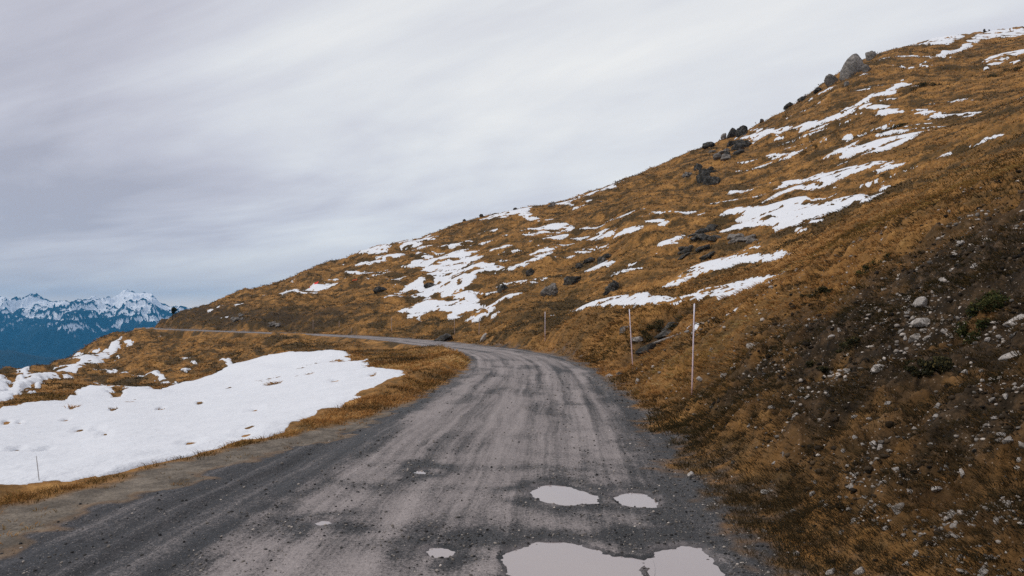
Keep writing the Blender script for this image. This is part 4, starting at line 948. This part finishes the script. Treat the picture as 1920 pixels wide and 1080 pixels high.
# ------------------------------------------------------------------ far mountains and the valley
def mountain_range():
    T = np.concatenate([np.linspace(RAD(-52), RAD(-36), 80, endpoint=False), np.linspace(RAD(-36), RAD(-16), 760, endpoint=False), np.linspace(RAD(-16), RAD(4), 80)]); R = np.concatenate([np.linspace(4300, 5600, 50, endpoint=False), np.linspace(5600, 9050, 430, endpoint=False), np.linspace(9050, 11500, 30)])
    x = np.tan(T)[:, None] * R; y = np.ones(len(T))[:, None] * R
    px = CX + F * np.tan(T)
    sky = np.interp(px, [-800, -300, -60, 0, 22, 40, 75, 100, 118, 130, 150, 172, 200, 212, 224, 232, 246, 262, 285, 292, 297, 305, 320, 340, 360, 400, 420, 431, 438, 447, 470, 600, 1000],
                    [585, 570, 566, 559, 562, 560, 560, 566, 563, 567, 562, 560, 557, 560, 553, 547, 547, 549, 551, 557, 566, 573, 579, 582, 585, 586, 570, 551, 557, 554, 575, 590, 600])
    top = (HZ - sky)[:, None] / F                       # elevation of the crest line
    d = y
    crest = 9000.0
    q = np.clip((d - 5600) / (crest - 5600), 0, 1)
    wx = x + 260 * fbm(x / 1300, y / 1300, 241, 3); wy = y + 260 * fbm(x / 1300 + 9, y / 1300, 245, 3)
    rid = 0; am = 1.0; wl = 1250.0; tot = 0
    for o_ in range(7):
        rid = rid + am * (1 - np.abs(noise(wx / wl + 1.7 * o_, wy / wl, 251 + o_)) * 1.5) ** 2; tot += am; am *= .60; wl *= .5
    rid = rid / tot
    low = -900.0
    zt = CAMZ + top * crest; jag = 20 * fbm(x / 110, y / 110, 235, 4, .6)
    amp = sstep(0, .25, q) * (1 - .75 * sstep(.80, 1.0, q))
    z = low + (zt - low) * (q ** .95 * .86 + .14 * sstep(.72, 1, q)) + amp * (rid - rid.mean()) / rid.std() * 105 + jag
    cliff = z / 95 + .8 * noise(x / 900, y / 900, 203); z = z + amp * 13 * np.sin(cliff * 2 * math.pi) * sstep(-150, 50, z)
    z = np.where(d > crest, zt + jag - (d - crest) * .35, z)
    # wooded foothill in front
    fh = -.031 + .012 * np.cos((px[:, None] + 60) / 170); fz = CAMZ - .033 * d - .00022 * np.maximum(px[:, None] - 0, 0) * d * .9 + 40 * fbm(x / 500, y / 500, 209, 4)
    hump = np.exp(-((d - 5300) / 650) ** 2)
    z = np.maximum(z, low + (fz - low) * hump)
    V = np.stack([x, y, z], -1)
    gzx = np.gradient(z, axis=1) / np.gradient(R)[None]; gzt = np.gradient(z, axis=0) / (R[None] * np.gradient(T)[:, None])
    slope = np.hypot(gzx, gzt)
    ppy = HZ - F * (z - CAMZ) / d
    def blur(A, k):
        for _ in range(k): A = (A + np.roll(A, 1, 0) + np.roll(A, -1, 0)) / 3; A = (A + np.roll(A, 1, 1) + np.roll(A, -1, 1)) / 3
        return A
    def hollow(k):
        h = blur(z, k) - z; h[:, :6] = 0; return np.clip(h / (h[100:-100, 60:450].std() + 1e-6), -2, 2)
    hol = .20 * hollow(2) + .30 * hollow(7) + .40 * hollow(28)
    fine = fbm(x / 90, y / 90, 261, 4, .7)
    led = np.sin(cliff * 2 * math.pi + 1.5 * fine) * .5 + .5
    alt = sstep(606 + 12 * noise(px[:, None] / 40, z * 0, 225), 556, ppy)
    sn = .18 * sstep(640, 590, ppy) + .92 * alt + (.30 + .40 * sstep(640, 590, ppy)) * hol + .42 * (led - .5) * sstep(605, 580, ppy) + .18 * fine * alt + .13
    for cx_, cy_, rx_, ry_, tl, k_ in [(135, 612, 20, 9, 0, .9), (118, 600, 20, 6, .5, .6), (95, 590, 16, 5, .6, .6), (232, 602, 13, 13, 0, .8), (262, 600, 8, 13, 0, .7), (286, 602, 9, 11, 0, .7), (212, 606, 6, 12, .5, .4), (14, 582, 10, 12, 0, .6), (50, 588, 14, 9, .6, .5), (270, 574, 30, 4, 0, .7), (30, 566, 40, 5, .1, .5), (125, 586, 50, 2.5, 0, .5), (240, 552, 30, 5, 0, .6)]:
        ux = px[:, None] - cx_; uy = ppy - cy_ - tl * ux
        sn = sn + 1.15 * k_ * np.exp(-(ux / rx_) ** 2 - (uy / ry_) ** 2) * np.clip(.75 + .6 * hol + .8 * fine, 0, 1.4)
    sn = np.clip((sn - .22) * 1.15, 0, 1) * (d > 6000) * sstep(665, 630, ppy)
    I, J = np.meshgrid(np.arange(len(T) - 1), np.arange(len(R) - 1), indexing='ij'); a = (I * len(R) + J).ravel()
    me = new_mesh('mountains', V.reshape(-1, 3), np.stack([a + len(R), a + len(R) + 1, a + 1, a], 1)); attr(me, 'snow', sn.ravel())
    m, nt, b = M('mountain'); g = N(nt); P = g.coord()
    s = g.range(g.math('ADD', g.attr('snow'), g.math('MULTIPLY', g.math('SUBTRACT', g.noise(g.vmath('MULTIPLY', P, (1, .6, .8)), .020, 8, .75), .5), 1.2)), .36, .64)
    rock = g.ramp(g.noise(P, .006, 6, .7), [(.35, (.002, .008, .012)), (.65, (.012, .026, .034))])
    g.put(b.inputs['Base Color'], g.mix(s, rock, (.78, .79, .82)))
    o = link('mountains', me, m); tag(o, kind='structure')
    me = new_mesh('valley', [(-16000, -3000, -905), (16000, -3000, -905), (16000, 13000, -905), (-16000, 13000, -905)], [[0, 1, 2, 3]], False)
    mv, nt, b = M('valley_woods'); g = N(nt); g.put(b.inputs['Base Color'], g.mix(g.noise(g.coord(), .004, 5), (.006, .02, .024), (.02, .035, .03)))
    o = link('valley', me, mv); tag(o, kind='structure')
mountain_range()

# ------------------------------------------------------------------ haze
x0, x1, y0, y1, z0, z1 = -16500, 16500, -3500, 13500, -907, 520
Vv = [(x, y, z) for z in (z0, z1) for y in (y0, y1) for x in (x0, x1)]
me = new_mesh('haze', Vv, [[0, 2, 3, 1], [4, 5, 7, 6], [0, 1, 5, 4], [2, 6, 7, 3], [0, 4, 6, 2], [1, 3, 7, 5]], False)
mh = bpy.data.materials.new('haze'); mh.use_nodes = True; nt = mh.node_tree; nt.nodes.clear()
out = nt.nodes.new('ShaderNodeOutputMaterial'); pv = nt.nodes.new('ShaderNodeVolumePrincipled')
pv.inputs['Color'].default_value = (.10, .50, .97, 1); pv.inputs['Density'].default_value = 5.3e-5; pv.inputs['Anisotropy'].default_value = 0
nt.links.new(pv.outputs[0], out.inputs['Volume'])
o = link('haze', me, mh); tag(o, kind='stuff')

# ------------------------------------------------------------------ sky, sun, camera
SUN_AZ, SUN_EL = RAD(-105), RAD(42)            # behind the clouds on the left
w = bpy.data.worlds.new('World'); sc.world = w; w.use_nodes = True; nt = w.node_tree; nt.nodes.clear(); g = N(nt)
out = nt.nodes.new('ShaderNodeOutputWorld'); bg1 = nt.nodes.new('ShaderNodeBackground'); bg2 = nt.nodes.new('ShaderNodeBackground'); mx = nt.nodes.new('ShaderNodeMixShader')
sk = nt.nodes.new('ShaderNodeTexSky'); sk.sky_type = 'NISHITA'; sk.sun_disc = False; sk.sun_elevation = SUN_EL; sk.sun_rotation = SUN_AZ; sk.altitude = 2000
nt.links.new(sk.outputs[0], bg1.inputs[0]); bg1.inputs[1].default_value = .10
D = nt.nodes.new('ShaderNodeTexCoord').outputs['Generated']
dx, dy, dz = g.sep(D)
zc = g.math('ADD', g.math('MAXIMUM', dz, 0), .10)
qx = g.math('DIVIDE', dx, zc); qy = g.math('DIVIDE', dy, zc)
ca, sa = math.cos(RAD(-58)), math.sin(RAD(-58))          # streaks run off towards the left
al_ = g.math('ADD', g.math('MULTIPLY', qx, sa), g.math('MULTIPLY', qy, ca)); ac_ = g.math('SUBTRACT', g.math('MULTIPLY', qx, ca), g.math('MULTIPLY', qy, sa))
cv = g.comb(g.math('MULTIPLY', al_, .24), g.math('MULTIPLY', ac_, .56), 0)
n1 = g.noise(cv, 1.15, 6, .55, .7); n2 = g.noise(cv, 3.2, 5, .55, .3)
def lobe(px, py, width):
    v = np.array([(px - CX) / F, 1, (HZ - py) / F]); v /= np.linalg.norm(v)
    d = g.vmath('DOT_PRODUCT', D, tuple(v), 1)
    return g.math('POWER', g.math('MAXIMUM', d, 0), 1 / width ** 2)
br = g.math('SUBTRACT', g.math('ADD', g.math('MULTIPLY', n1, 1.35), g.math('MULTIPLY', n2, .42)), .445)
br = g.math('ADD', br, g.math('MULTIPLY', lobe(1000, 200, .34), .24))
br = g.math('ADD', br, g.math('MULTIPLY', lobe(250, 330, .22), .10))
br = g.math('SUBTRACT', br, g.math('MULTIPLY', lobe(40, 30, .22), .15))
br = g.math('SUBTRACT', br, g.math('MULTIPLY', lobe(200, 450, .17), .10))
cc = g.ramp(br, [(.22, (.45, .44, .50)), (.37, (.575, .565, .625)), (.50, (.685, .685, .73)), (.63, (.79, .795, .81)), (.80, (.935, .925, .895))])
hz = g.range(dz, .02, .13, 1, 0)
cc = g.mix(g.math('MULTIPLY', hz, .6), cc, (.66, .60, .59))
cc = g.mix(g.range(dz, .012, .038, .9, 0), cc, (1.05, .88, .73))
cc = g.mix(g.range(dz, -.02, -.2, 0, 1), cc, (.12, .13, .14))
nt.links.new(cc, bg2.inputs[0]); g.put(bg2.inputs[1], g.range(dz, .44, .95, .90, 1.35))
mx.inputs[0].default_value = .93
nt.links.new(bg1.outputs[0], mx.inputs[1]); nt.links.new(bg2.outputs[0], mx.inputs[2]); nt.links.new(mx.outputs[0], out.inputs[0])

L = bpy.data.lights.new('sun', 'SUN'); L.energy = 1.5; L.angle = RAD(16); L.color = (1, .93, .84)
lo = bpy.data.objects.new('sun', L); COL.objects.link(lo)
from mathutils import Vector
sd = Vector((math.sin(SUN_AZ) * math.cos(SUN_EL), math.cos(SUN_AZ) * math.cos(SUN_EL), math.sin(SUN_EL)))
lo.rotation_euler = (-sd).to_track_quat('-Z', 'Y').to_euler(); lo.location = (0, 0, 60)

cam = bpy.data.cameras.new('camera'); co = bpy.data.objects.new('camera', cam); COL.objects.link(co)
co.location = (0, 0, CAMZ); co.rotation_euler = (RAD(90), 0, 0)
cam.sensor_fit = 'HORIZONTAL'; cam.sensor_width = 36; cam.lens = 36 * F / 1920; cam.shift_y = (HZ - 540) / 1920
cam.clip_start = .05; cam.clip_end = 60000
sc.camera = co
sc.view_settings.view_transform = 'Standard'; sc.view_settings.look = 'None'; sc.view_settings.gamma = 1; sc.view_settings.exposure = .22
sc.cycles.use_denoising = False
sc.cycles.max_bounces = 5; sc.cycles.diffuse_bounces = 2; sc.cycles.glossy_bounces = 2; sc.cycles.volume_bounces = 0; sc.cycles.transmission_bounces = 2
